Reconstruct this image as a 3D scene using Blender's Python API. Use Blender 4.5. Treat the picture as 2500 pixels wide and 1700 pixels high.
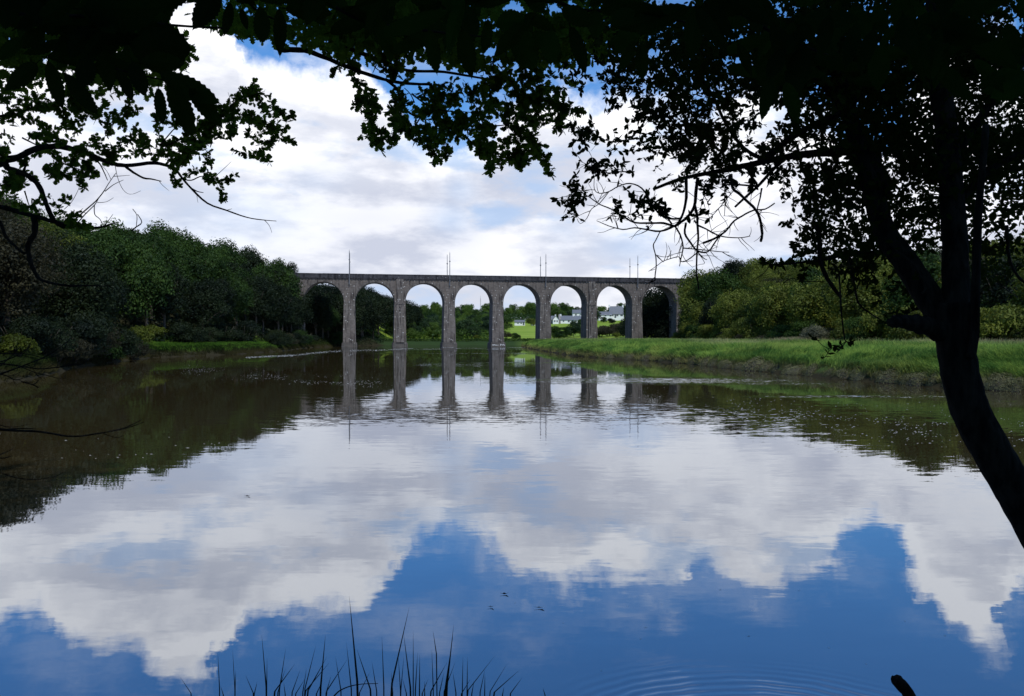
import bpy, math, random
import numpy as np
from mathutils import Vector, Matrix, noise as mnoise

# ------------------------------------------------------------------ scene, camera, sky, sun
scene = bpy.context.scene
for o in list(bpy.data.objects):
    bpy.data.objects.remove(o, do_unlink=True)
COL = scene.collection
EYE = 2.2                       # eye height above the water, metres
F, CX, HY = 1944.0, 1250.0, 825.0   # focal length, centre and horizon of the photograph (2500 x 1700)
cam_d = bpy.data.cameras.new('camera')
cam_d.sensor_width = 36.0
cam_d.lens = 36.0 * F / 2500.0
cam_d.shift_y = -0.01
cam_d.clip_start = 0.05
cam_d.clip_end = 8000
cam = bpy.data.objects.new('camera', cam_d)
cam.location = (0, 0, EYE)
cam.rotation_euler = (math.radians(90), 0, 0)
COL.objects.link(cam)
scene.camera = cam
scene.view_settings.view_transform = 'Standard'
scene.view_settings.look = 'None'
scene.view_settings.gamma = 1
scene.view_settings.exposure = 0
scene.view_settings.use_curve_mapping = False
scene.cycles.max_bounces = 6
scene.cycles.diffuse_bounces = 3
scene.cycles.glossy_bounces = 3
scene.cycles.transmission_bounces = 3
scene.cycles.transparent_max_bounces = 4

SUN_AZ, SUN_EL = 158.0, 50.0    # degrees from straight ahead (behind the camera, a little to the right), and height
sd = Vector((math.sin(math.radians(SUN_AZ)) * math.cos(math.radians(SUN_EL)),
             math.cos(math.radians(SUN_AZ)) * math.cos(math.radians(SUN_EL)),
             math.sin(math.radians(SUN_EL))))
sun_d = bpy.data.lights.new('sun', 'SUN')
sun_d.energy = 2.6
sun_d.angle = math.radians(1.0)
sun_d.color = (1.0, 0.95, 0.86)
sun = bpy.data.objects.new('sun', sun_d)
sun.rotation_euler = (-sd).to_track_quat('-Z', 'Y').to_euler()
sun.location = (0, 0, 60)
COL.objects.link(sun)


class NT:
    """small helper for building node trees"""
    def __init__(self, tree):
        self.t = tree
        self.x = 0
    def new(self, typ, **kw):
        n = self.t.nodes.new(typ)
        self.x += 40
        n.location = (self.x, 0)
        for k, v in kw.items():
            setattr(n, k, v)
        return n
    def put(self, sock, v):
        if isinstance(v, bpy.types.NodeSocket):
            self.t.links.new(v, sock)
        elif v is not None:
            sock.default_value = v
    def m(self, op, a, b=None, c=None, clamp=False):
        n = self.new('ShaderNodeMath', operation=op)
        n.use_clamp = clamp
        for i, v in enumerate((a, b, c)):
            if v is not None:
                self.put(n.inputs[i], v)
        return n.outputs[0]
    def add(self, a, b): return self.m('ADD', a, b)
    def sub(self, a, b): return self.m('SUBTRACT', a, b)
    def mul(self, a, b): return self.m('MULTIPLY', a, b)
    def vm(self, op, a, b=None):
        n = self.new('ShaderNodeVectorMath', operation=op)
        self.put(n.inputs[0], a)
        if b is not None:
            self.put(n.inputs[1], b)
        return n.outputs[0]
    def sep(self, v):
        n = self.new('ShaderNodeSeparateXYZ')
        self.put(n.inputs[0], v)
        return n.outputs
    def comb(self, x, y, z):
        n = self.new('ShaderNodeCombineXYZ')
        for i, v in enumerate((x, y, z)):
            self.put(n.inputs[i], v)
        return n.outputs[0]
    def noise(self, vec, scale, detail=3, rough=0.5, out=0):
        n = self.new('ShaderNodeTexNoise')
        self.put(n.inputs['Vector'], vec)
        n.inputs['Scale'].default_value = scale
        n.inputs['Detail'].default_value = detail
        n.inputs['Roughness'].default_value = rough
        return n.outputs[out]
    def ss(self, v, a, b, x=0.0, y=1.0):
        n = self.new('ShaderNodeMapRange')
        n.interpolation_type = 'SMOOTHSTEP'
        self.put(n.inputs[0], v)
        for i, q in enumerate((a, b, x, y)):
            n.inputs[i + 1].default_value = q
        return n.outputs[0]
    def mix(self, f, a, b):
        n = self.new('ShaderNodeMix', data_type='RGBA')
        self.put(n.inputs[0], f)
        self.put(n.inputs[6], a if isinstance(a, bpy.types.NodeSocket) else (*a[:3], 1))
        self.put(n.inputs[7], b if isinstance(b, bpy.types.NodeSocket) else (*b[:3], 1))
        return n.outputs[2]
    def blob(self, x, y, cx, cy, rx, ry):
        """1 in the middle of an ellipse, falling to 0 at twice its radius"""
        a = self.mul(self.sub(x, cx), 1.0 / rx)
        b = self.mul(self.sub(y, cy), 1.0 / ry)
        d = self.add(self.mul(a, a), self.mul(b, b))
        return self.m('EXPONENT', self.mul(d, -1.0))


world = bpy.data.worlds.new('World')
scene.world = world
world.use_nodes = True
wt = world.node_tree
wt.nodes.clear()
w = NT(wt)
tc = w.new('ShaderNodeTexCoord').outputs['Generated']
dirv = w.vm('NORMALIZE', tc)
sx, sy, sz = w.sep(dirv)
az = w.m('ARCTAN2', sx, sy)
hor = w.m('SQRT', w.add(w.mul(sx, sx), w.mul(sy, sy)))
el = w.m('DIVIDE', sz, w.m('MAXIMUM', hor, 0.05))
tan_az = w.m('TANGENT', w.m('MINIMUM', w.m('MAXIMUM', az, -1.2), 1.2))
# elevation on the flat picture scale for the part of the sky in front
elp = w.mul(el, w.m('SQRT', w.add(1.0, w.mul(tan_az, tan_az))))
sky = w.new('ShaderNodeTexSky', sky_type='NISHITA')
sky.sun_disc = False
sky.sun_elevation = math.radians(SUN_EL)
sky.sun_rotation = math.radians(SUN_AZ)
sky.altitude = 50
sky.air_density = 1.0
sky.dust_density = 0.4
sky.ozone_density = 2.0
up_dir = w.comb(sx, sy, w.m('ABSOLUTE', sz))
wt.links.new(up_dir, sky.inputs[0]) if sky.inputs else None
blue = w.vm('MULTIPLY', sky.outputs[0], (0.058, 0.110, 0.160))

# cloud bank: its ragged upper edge as a curve of height over bearing
edge = [(-.643, .350), (-.61, .347), (-.592, .362), (-.565, .395), (-.54, .405), (-.50, .398), (-.46, .405), (-.42, .425), (-.385, .432),
        (-.36, .40), (-.335, .36), (-.30, .352), (-.26, .345), (-.22, .345), (-.19, .342), (-.162, .322), (-.130, .268),
        (-.105, .243), (-.08, .236), (-.06, .25), (-.03, .27), (.0, .287), (.02, .303), (.06, .302), (.10, .298), (.14, .303), (.18, .308), (.20, .318),
        (.215, .305), (.23, .282), (.26, .295), (.30, .312), (.33, .318), (.36, .305), (.40, .285), (.42, .262), (.445, .243), (.465, .248), (.488, .282),
        (.52, .328), (.552, .37), (.58, .39), (.605, .385), (.62, .36), (.64, .315)]
fc = w.new('ShaderNodeFloatCurve')
cv = fc.mapping.curves[0]
lo_a, hi_a = -0.9, 0.9
pts = [(-0.9, .30), (-.78, .38), (-.70, .33)] + edge + [(.70, .30), (.78, .36), (.9, .29)]
cpts = [((a - lo_a) / (hi_a - lo_a), t / 0.5) for a, t in pts]
cv.points[0].location = cpts[0]
cv.points[1].location = cpts[-1]
for p in cpts[1:-1]:
    cv.points.new(*p)
fc.mapping.update()
wn = w.sub(w.noise(w.vm('ADD', dirv, (3.0, 1.0, 2.0)), 11.0, 6, 0.6), 0.5)
w.put(fc.inputs['Value'], w.m('MULTIPLY', w.add(w.add(tan_az, w.add(w.mul(wn, 0.15), w.mul(w.sub(w.noise(dirv, 40.0, 4, 0.6), 0.5), 0.035))), 0.9), 1 / 1.8, clamp=True))
Tedge = w.mul(fc.outputs[0], 0.5)
# broad rolling edge for the rest of the horizon
dn = w.noise(dirv, 2.2, 2, 0.5)
Tback = w.add(0.10, w.mul(dn, 0.45))
front = w.ss(w.m('ABSOLUTE', az), 0.70, 1.0, 1.0, 0.0)
T = w.add(w.mul(Tedge, front), w.mul(Tback, w.sub(1.0, front)))
n1 = w.noise(dirv, 9.0, 8, 0.58)
n2 = w.noise(dirv, 34.0, 6, 0.60)
rag = w.add(w.mul(w.sub(n1, 0.5), 0.085), w.mul(w.sub(n2, 0.5), 0.045))
over = w.add(w.sub(T, elp), rag)          # > 0 inside the bank
soft = w.noise(dirv, 5.0, 3, 0.5)
mask_edge = w.ss(w.add(over, w.mul(w.sub(soft, 0.5), 0.02)), -0.010, 0.024)
wisp = w.mul(w.ss(w.noise(w.vm('MULTIPLY', dirv, (1.0, 1.0, 1.6)), 13.0, 8, 0.65), 0.46, 0.70), w.ss(over, -0.055, 0.0, 0.0, 0.40))
thin = w.mul(w.ss(w.noise(w.vm('MULTIPLY', dirv, (1.0, 1.0, 1.9)), 4.3, 6, 0.6), 0.45, 0.75), 0.28)
mask_edge = w.m('MAXIMUM', mask_edge, w.m('MAXIMUM', wisp, thin))
# the wispy high cloud above it
hi = w.noise(w.vm('MULTIPLY', dirv, (1.0, 1.0, 2.2)), 3.1, 7, 0.6)
mask_hi = w.mul(w.ss(hi, 0.56, 0.80), w.ss(elp, 0.38, 0.60))
mask = w.m('MAXIMUM', mask_edge, w.mul(mask_hi, 0.85))
# thin places low in the bank where pale blue shows
lowv = w.vm('MULTIPLY', dirv, (1.0, 1.0, 2.8))
gap = w.noise(lowv, 6.5, 7, 0.56)
gapm = w.ss(gap, 0.53, 0.68)
for cx_, cy_, rx_, ry_, s_ in ((-.078, .150, .030, .022, .7), (-.066, .185, .020, .020, .6), (-.11, .24, .02, .02, .9), (-.36, .15, .10, .035, .6), (.15, .115, .05, .02, .7),
                               (.06, .13, .03, .02, .5), (-.47, .13, .06, .03, .5), (.30, .10, .06, .02, .5), (-.25, .20, .05, .02, .35)):
    g = w.mul(w.blob(tan_az, elp, cx_, cy_, rx_, ry_), s_)
    gapm = w.m('MAXIMUM', gapm, w.mul(g, w.ss(gap, 0.30, 0.55, 0.35, 1.0)))
# shading of the cloud: bright rims, lavender-grey bellies
body = w.noise(lowv, 7.5, 9, 0.58)
body2 = w.noise(w.vm('ADD', w.vm('MULTIPLY', dirv, (1, 1, 2.0)), (4.1, 1.3, 0.0)), 3.6, 4, 0.5)
rim = w.ss(over, 0.0, 0.075, 1.0, 0.0)
bright = w.add(w.mul(w.ss(body, 0.38, 0.62), 0.60), w.add(w.mul(rim, 0.55), w.add(w.mul(w.sub(body2, 0.46), 1.2), w.ss(elp, 0.10, 0.26, 0.0, 0.24))))
bright = w.m('MAXIMUM', w.m('MINIMUM', bright, 1.0), 0.0)
cloud = w.mix(bright, (0.62, 0.66, 0.79), (1.20, 1.20, 1.23))
pale = (0.44, 0.62, 0.92)
cloud = w.mix(w.mul(gapm, 0.75), cloud, pale)
cloud = w.mix(w.ss(elp, 0.0, 0.10, 0.55, 0.0), cloud, (0.84, 0.87, 0.94))
col = w.mix(mask, blue, cloud)
# below the horizon: plain haze
col = w.mix(w.ss(sz, -0.02, 0.0), (0.30, 0.32, 0.36), col)
# the Background runs at strength 0.1 of the physical sky; the cloud colours above are display values
bg = w.new('ShaderNodeBackground')
w.put(bg.inputs[0], w.vm('MULTIPLY', col, (10.0, 10.0, 10.0)))
bg.inputs[1].default_value = 0.1
wo = w.new('ShaderNodeOutputWorld')
wt.links.new(bg.outputs[0], wo.inputs[0])

# ------------------------------------------------------------------ helpers
rng = np.random.default_rng(7)
random.seed(11)


def P(x, y, D):
    """point at depth D on the sight line through photograph pixel (x, y)"""
    return Vector(((x - CX) / F * D, D, EYE + (HY - y) / F * D))


def Z(pts, ox, oy, s):
    """from the coordinates of an enlarged crop to photograph pixels"""
    return [(ox + p[0] / s, oy + p[1] / s) + tuple(p[2:]) for p in pts]


def tag(o, label=None, cat=None, group=None, kind=None):
    if label: o['label'] = label
    if cat: o['category'] = cat
    if group: o['group'] = group
    if kind: o['kind'] = kind
    return o


def mesh_from(name, verts, faces, mat=None, smooth=False):
    me = bpy.data.meshes.new(name)
    verts = np.asarray(verts, dtype=np.float32)
    if isinstance(faces, np.ndarray):
        nf, k = faces.shape
        me.vertices.add(len(verts))
        me.vertices.foreach_set('co', verts.ravel())
        me.loops.add(nf * k)
        me.loops.foreach_set('vertex_index', faces.astype(np.int32).ravel())
        me.polygons.add(nf)
        me.polygons.foreach_set('loop_start', np.arange(0, nf * k, k, dtype=np.int32))
        me.update(calc_edges=True)
    else:
        me.from_pydata([tuple(v) for v in verts.tolist()], [], faces)
        me.update()
    if mat: me.materials.append(mat)
    if smooth:
        me.polygons.foreach_set('use_smooth', np.ones(len(me.polygons), dtype=bool))
    return me


def obj(name, me, parent=None, loc=None):
    o = bpy.data.objects.new(name, me)
    COL.objects.link(o)
    if parent: o.parent = parent
    if loc is not None: o.location = loc
    return o


def empty(name, loc):
    o = bpy.data.objects.new(name, None)
    o.empty_display_size = 0.2
    o.location = loc
    COL.objects.link(o)
    return o


def copy_tree(src, loc=None, rz=None, scale=None):
    r = src.copy()
    COL.objects.link(r)
    if loc is not None: r.location = loc
    if rz is not None: r.rotation_euler = (0, 0, rz)
    if scale is not None: r.scale = scale if hasattr(scale, '__len__') else (scale,) * 3
    for ch in list(src.children):
        c = ch.copy()
        COL.objects.link(c)
        c.parent = r
        for g in ch.children:
            d = g.copy()
            COL.objects.link(d)
            d.parent = c
    return r


class MB:
    """collects shapes into one mesh"""
    def __init__(self): self.v, self.f = [], []
    def addm(self, vs, fs):
        n = len(self.v)
        self.v += [tuple(q) for q in vs]
        self.f += [tuple(i + n for i in f) for f in fs]
    def box(self, x0, x1, y0, y1, z0, z1):
        self.addm([(x0, y0, z0), (x1, y0, z0), (x1, y1, z0), (x0, y1, z0), (x0, y0, z1), (x1, y0, z1), (x1, y1, z1), (x0, y1, z1)],
                  [(3, 2, 1, 0), (4, 5, 6, 7), (0, 1, 5, 4), (1, 2, 6, 5), (2, 3, 7, 6), (3, 0, 4, 7)])
    def taper(self, x0, x1, y0, y1, z0, a0, a1, b0, b1, z1):
        self.addm([(x0, y0, z0), (x1, y0, z0), (x1, y1, z0), (x0, y1, z0), (a0, b0, z1), (a1, b0, z1), (a1, b1, z1), (a0, b1, z1)],
                  [(3, 2, 1, 0), (4, 5, 6, 7), (0, 1, 5, 4), (1, 2, 6, 5), (2, 3, 7, 6), (3, 0, 4, 7)])
    def tube(self, pts, rad, sides=6, smooth=3, rough=0.0, cap=True):
        pts = [Vector(p) for p in pts]
        if not hasattr(rad, '__len__'): rad = [rad] * len(pts)
        if len(rad) != len(pts):
            rad = list(np.interp(np.linspace(0, 1, len(pts)), np.linspace(0, 1, len(rad)), rad))
        if smooth > 1 and len(pts) > 2:
            q, rr = [], []
            for i in range(len(pts) - 1):
                p0 = pts[max(i - 1, 0)]; p1 = pts[i]; p2 = pts[i + 1]; p3 = pts[min(i + 2, len(pts) - 1)]
                for k in range(smooth):
                    t = k / smooth
                    q.append(0.5 * ((2 * p1) + (p2 - p0) * t + (2 * p0 - 5 * p1 + 4 * p2 - p3) * t * t + (3 * p1 - p0 - 3 * p2 + p3) * t ** 3))
                    rr.append(rad[i] * (1 - t) + rad[i + 1] * t)
            q.append(pts[-1]); rr.append(rad[-1])
            pts, rad = q, rr
        n0 = len(self.v)
        up = Vector((0.13, 0.9, 0.21)).normalized()
        for i, p in enumerate(pts):
            d = (pts[min(i + 1, len(pts) - 1)] - pts[max(i - 1, 0)])
            d = d.normalized() if d.length > 1e-9 else Vector((0, 0, 1))
            a = d.cross(up)
            a = a.normalized() if a.length > 1e-4 else d.orthogonal().normalized()
            b = d.cross(a)
            for k in range(sides):
                t = 2 * math.pi * k / sides
                r = rad[i] * (1 + (random.uniform(-rough, rough) if rough else 0))
                self.v.append(tuple(p + (a * math.cos(t) + b * math.sin(t)) * r))
        for i in range(len(pts) - 1):
            for k in range(sides):
                a0 = n0 + i * sides + k; a1 = n0 + i * sides + (k + 1) % sides
                self.f.append((a0, a1, a1 + sides, a0 + sides))
        if cap:
            self.f.append(tuple(n0 + k for k in range(sides))[::-1])
            self.f.append(tuple(n0 + (len(pts) - 1) * sides + k for k in range(sides)))
    def mesh(self, name, mat=None, smooth=False): return mesh_from(name, self.v, self.f, mat, smooth)
    def build(self, name, mat, parent=None, smooth=False, loc=None):
        return obj(name, self.mesh(name, mat, smooth), parent, loc)


# ------------------------------------------------------------------ materials
def new_mat(name):
    m = bpy.data.materials.new(name)
    m.use_nodes = True
    m.node_tree.nodes.clear()
    t = NT(m.node_tree)
    t.out = t.new('ShaderNodeOutputMaterial')
    return m, t


def leaf_mat(name, dark, light, transl=0.28, per_obj=0.35, pos_scale=0.45, yellow=None, rough=0.55, gloss=True):
    """foliage: each leaf and each clump of its own tone, some light coming through"""
    m, t = new_mat(name)
    geo = t.new('ShaderNodeNewGeometry')
    isl = geo.outputs['Random Per Island']
    info = t.new('ShaderNodeObjectInfo')
    n = t.noise(geo.outputs['Position'], pos_scale, 3, 0.6)
    f = t.add(t.mul(t.ss(n, 0.34, 0.66), 0.68), t.add(t.mul(isl, 0.28), t.mul(t.sub(info.outputs['Random'], 0.5), per_obj)))
    c = t.mix(t.m('MINIMUM', t.m('MAXIMUM', f, 0.0), 1.0), dark, light)
    if yellow:
        n2 = t.noise(geo.outputs['Position'], pos_scale * 0.45, 2, 0.5)
        c = t.mix(t.mul(t.ss(n2, 0.52, 0.70), 0.75), c, yellow)
    p = t.new('ShaderNodeBsdfDiffuse')
    t.put(p.inputs['Color'], c)
    sh = p.outputs[0]
    if transl > 0:
        tr = t.new('ShaderNodeBsdfTranslucent')
        t.put(tr.inputs['Color'], t.mix(0.5, c, (light[0] * 1.2, light[1] * 1.35, light[2] * 0.6)))
        mx = t.new('ShaderNodeMixShader')
        mx.inputs[0].default_value = transl
        t.t.links.new(sh, mx.inputs[1]); t.t.links.new(tr.outputs[0], mx.inputs[2])
        sh = mx.outputs[0]
    if gloss:
        g = t.new('ShaderNodeBsdfGlossy')
        g.inputs['Roughness'].default_value = rough
        g.inputs['Color'].default_value = (0.6, 0.7, 0.8, 1)
        mx = t.new('ShaderNodeMixShader')
        mx.inputs[0].default_value = 0.012
        t.t.links.new(sh, mx.inputs[1]); t.t.links.new(g.outputs[0], mx.inputs[2])
        sh = mx.outputs[0]
    t.t.links.new(sh, t.out.inputs[0])
    return m


def plain(name, c1, c2, scale=4.0, rough=0.85, bump=0.0, spec=0.3, detail=6, stretch=(1, 1, 1), coords='Object'):
    m, t = new_mat(name)
    tcx = t.new('ShaderNodeTexCoord').outputs[coords]
    v = t.vm('MULTIPLY', tcx, stretch)
    n = t.noise(v, scale, detail, 0.6)
    b = t.new('ShaderNodeBsdfPrincipled')
    t.put(b.inputs['Base Color'], t.mix(t.ss(n, 0.3, 0.7), c1, c2))
    b.inputs['Roughness'].default_value = rough
    b.inputs['Specular IOR Level'].default_value = spec
    if bump:
        bn = t.new('ShaderNodeBump')
        bn.inputs['Strength'].default_value = bump
        bn.inputs['Distance'].default_value = 0.02
        t.put(bn.inputs['Height'], n)
        t.t.links.new(bn.outputs[0], b.inputs['Normal'])
    t.t.links.new(b.outputs[0], t.out.inputs[0])
    return m


M = {}
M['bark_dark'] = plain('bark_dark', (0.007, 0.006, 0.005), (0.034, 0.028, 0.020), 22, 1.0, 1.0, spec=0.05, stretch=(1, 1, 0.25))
M['bark'] = plain('bark', (0.035, 0.028, 0.020), (0.10, 0.085, 0.065), 6, 0.95, 0.4)
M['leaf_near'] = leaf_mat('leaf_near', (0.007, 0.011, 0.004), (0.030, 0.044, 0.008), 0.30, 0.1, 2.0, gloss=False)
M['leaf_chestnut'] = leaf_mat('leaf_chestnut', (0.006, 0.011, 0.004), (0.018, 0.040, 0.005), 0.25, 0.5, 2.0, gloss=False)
M['leaf_oak'] = leaf_mat('leaf_oak', (0.022, 0.036, 0.008), (0.095, 0.150, 0.016), 0.50, 0.1, 3.0, gloss=False)
M['wood_dark'] = leaf_mat('foliage_dark', (0.006, 0.011, 0.006), (0.024, 0.036, 0.012), 0.2, 0.5, 0.35)  # darkened foliage; on the left hill it stands in for cloud shadow
M['wood_green'] = leaf_mat('foliage_green', (0.011, 0.026, 0.007), (0.054, 0.098, 0.017), 0.25, 0.4, 0.4)
M['wood_olive'] = leaf_mat('foliage_olive', (0.036, 0.050, 0.010), (0.155, 0.185, 0.030), 0.28, 0.5, 0.4, yellow=(0.20, 0.22, 0.028))
M['wood_brown'] = leaf_mat('foliage_brown', (0.016, 0.016, 0.009), (0.055, 0.052, 0.026), 0.2, 0.5, 0.4)
M['wood_yellow'] = leaf_mat('foliage_yellow', (0.040, 0.055, 0.008), (0.12, 0.145, 0.018), 0.3, 0.3, 0.6)
M['wood_grey'] = leaf_mat('foliage_grey', (0.07, 0.075, 0.045), (0.19, 0.19, 0.12), 0.25, 0.2, 0.7)
M['wood_far'] = leaf_mat('foliage_far', (0.020, 0.045, 0.012), (0.12, 0.19, 0.035), 0.3, 0.8, 0.12)
M['wood_far_dark'] = leaf_mat('foliage_far_dark', (0.012, 0.028, 0.014), (0.05, 0.085, 0.03), 0.25, 0.6, 0.2)

# ------------------------------------------------------------------ lie of the land
LBY = [-60, 10, 20, 30, 42, 50, 58, 74, 88, 105, 133, 160, 187, 215, 238, 270, 300, 400]
LBX = [-30, -25, -25, -25, -26, -29, -32.5, -37, -40, -37, -38.5, -43, -46, -42, -36, -33, -31, -60]
RBY = [-60, 0, 20, 28, 32, 35, 38.5, 43, 50, 58.5, 66, 75, 85, 97, 120, 150, 180, 199, 203, 209, 216]
RBX = [90, 48, 30, 24.5, 21.2, 19.2, 18.6, 17.5, 16.9, 15.6, 15.1, 13.6, 10.2, 7.6, 6.2, 4.6, 3.2, 2.4, 6, 60, 400]


def yb(X):
    X = np.asarray(X, dtype=float)
    return np.interp(X, [-60, -24, -10, -4, -2, 2.2, 3.0, 5, 10, 60], [70, 26, 12, 4.4, 2.4, 2.2, 2.9, 5, 10.6, 60])


def water_d(X, Y):
    """about how far inside the water a point is (negative on land)"""
    d = np.minimum((Y - yb(X)) * 0.7, X - np.interp(Y, LBY, LBX))
    d = np.minimum(d, np.interp(Y, RBY, RBX) - X)
    return np.minimum(d, 236 + 2.0 * np.sin(X * 0.05) - Y)


def sstep(x, a, b):
    t = np.clip((x - a) / (b - a), 0, 1)
    return t * t * (3 - 2 * t)


def wob(X, Y, s, seed=0.0):
    return (np.sin(X * s + 1.3 + seed) * np.cos(Y * s * 0.83 + 0.7 * seed) + 0.5 * np.sin(X * s * 2.3 + Y * s * 1.7 + seed)) / 1.5


def rfoot(Y): return np.interp(Y, [0, 30, 60, 100, 190, 240, 300, 400, 600], [58, 47, 38, 37.5, 41.5, 48, 62, 100, 170])
def lfoot(Y): return np.interp(Y, [0, 40, 60, 80, 84, 105, 125, 133, 187, 238, 300, 360, 450, 700], [-28, -28, -35, -40, -46, -43, -43.5, -41, -48, -38, -33, -46, -85, -160])


def ground_z(X, Y):
    X = np.asarray(X, dtype=float); Y = np.asarray(Y, dtype=float)
    d = water_d(X, Y) + 0.35 * wob(X, Y, 0.9) + 0.2 * wob(X, Y, 2.7, 2)
    e = -d
    z = -0.9 * sstep(d, 0.0, 2.5) + 0.65 * sstep(e, -0.1, 0.45) + 0.55 * sstep(e, 0.5, 2.4) + 0.12 * sstep(e, 2, 8)
    z = z + np.where(e > 1.0, 0.06 * wob(X, Y, 0.5), 0)
    # left hill
    hl = np.interp(Y, [0, 40, 70, 110, 150, 230, 290, 340, 420], [4.5, 6.5, 8.0, 12.3, 15.5, 13.5, 10.5, 5, 2])
    el_ = lfoot(Y) - X
    z = z + hl * (1 - np.exp(-np.maximum(el_, 0) * 0.55 / hl)) * np.where(Y > 20, 1, 0.6)
    hr = np.interp(Y, [0, 40, 75, 105, 150, 175, 230, 300, 400], [2.0, 2.4, 3.0, 5.0, 9.0, 12.5, 12.0, 9, 4])
    er_ = X - rfoot(Y)
    z = z + hr * (1 - np.exp(-np.maximum(er_, 0) * np.interp(Y, [0, 130, 170], [.5, .5, .9]) / hr))
    # the far side rises to fields and a wooded crest
    far = np.maximum(Y - 246, 0)
    z = z + np.where(Y > 246, np.interp(Y, [246, 300, 360, 420, 470, 520, 640, 900, 3000], [0, 2.2, 5.0, 8.0, 11.4, 13.0, 15.5, 16, 10]), 0) * sstep(Y, 246, 262)
    # the bank the photographer stands on
    near = np.maximum(yb(X) - Y, 0) * (Y < 40) * (np.abs(X) < 60)
    z = z - 0.45 * sstep(near, 0.2, 1.5) * (near > 0) + np.where(near > 4, (near - 4) * 0.30, 0).clip(0, 6)
    return z


def axis(core0, core1, step, out0, out1, ratio=1.22):
    a = list(np.arange(core0, core1 + 1e-6, step))
    s = step
    while a[-1] < out1:
        s *= ratio; a.append(a[-1] + s)
    s = step
    while a[0] > out0:
        s *= ratio; a.insert(0, a[0] - s)
    return np.array(a)


def mudmat():
    """one sheet for the banks: mud at the water, soil and leaf litter in the woods, grazed grass on the far slope"""
    m, t = new_mat('ground')
    geo = t.new('ShaderNodeNewGeometry')
    pos = geo.outputs['Position']
    x, y, z = t.sep(pos)
    n = t.noise(pos, 0.9, 6, 0.6)
    n2 = t.noise(pos, 0.06, 4, 0.55)
    soil = t.mix(n, (0.018, 0.016, 0.009), (0.040, 0.042, 0.018))
    mud = t.mix(n, (0.020, 0.019, 0.009), (0.046, 0.038, 0.020))
    grass = t.mix(t.ss(n2, 0.35, 0.65), (0.21, 0.32, 0.035), (0.29, 0.39, 0.055))
    grass = t.mix(t.mul(n, 0.35), grass, (0.14, 0.22, 0.03))
    marsh = t.mix(n, (0.04, 0.075, 0.018), (0.075, 0.115, 0.028))
    c = t.mix(t.ss(y, 240.0, 250.0), t.mix(t.ss(y, 228.0, 234.0), soil, (0.030, 0.055, 0.018)), grass)
    onm = t.mul(t.ss(x, 0.0, 3.0), t.mul(t.ss(y, 242, 246, 1, 0), t.ss(z, 1.9, 2.6, 1, 0)))
    c = t.mix(onm, c, marsh)
    c = t.mix(t.mul(t.ss(y, 225.0, 236.0, 1.0, 0.0), t.ss(t.add(z, t.mul(t.sub(n, 0.5), 0.5)), 0.10, 0.50, 1.0, 0.0)), c, mud)
    b = t.new('ShaderNodeBsdfPrincipled')
    t.put(b.inputs['Base Color'], c)
    b.inputs['Roughness'].default_value = 1.0
    b.inputs['Specular IOR Level'].default_value = 0.08
    t.t.links.new(b.outputs[0], t.out.inputs[0])
    return m


xs = axis(-75, 75, 0.9, -1500, 1500)
ys = axis(-10, 262, 1.15, -300, 3000)
GX, GY = np.meshgrid(xs, ys)
GZ = ground_z(GX, GY)
gv = np.stack([GX, GY, GZ], -1).reshape(-1, 3)
nx, ny = len(xs), len(ys)
ii, jj = np.meshgrid(np.arange(nx - 1), np.arange(ny - 1))
q = (jj * nx + ii).ravel()
gf = np.stack([q, q + 1, q + 1 + nx, q + nx], -1)
tag(obj('ground', mesh_from('ground', gv, gf, mudmat(), True)), kind='structure')


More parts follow.
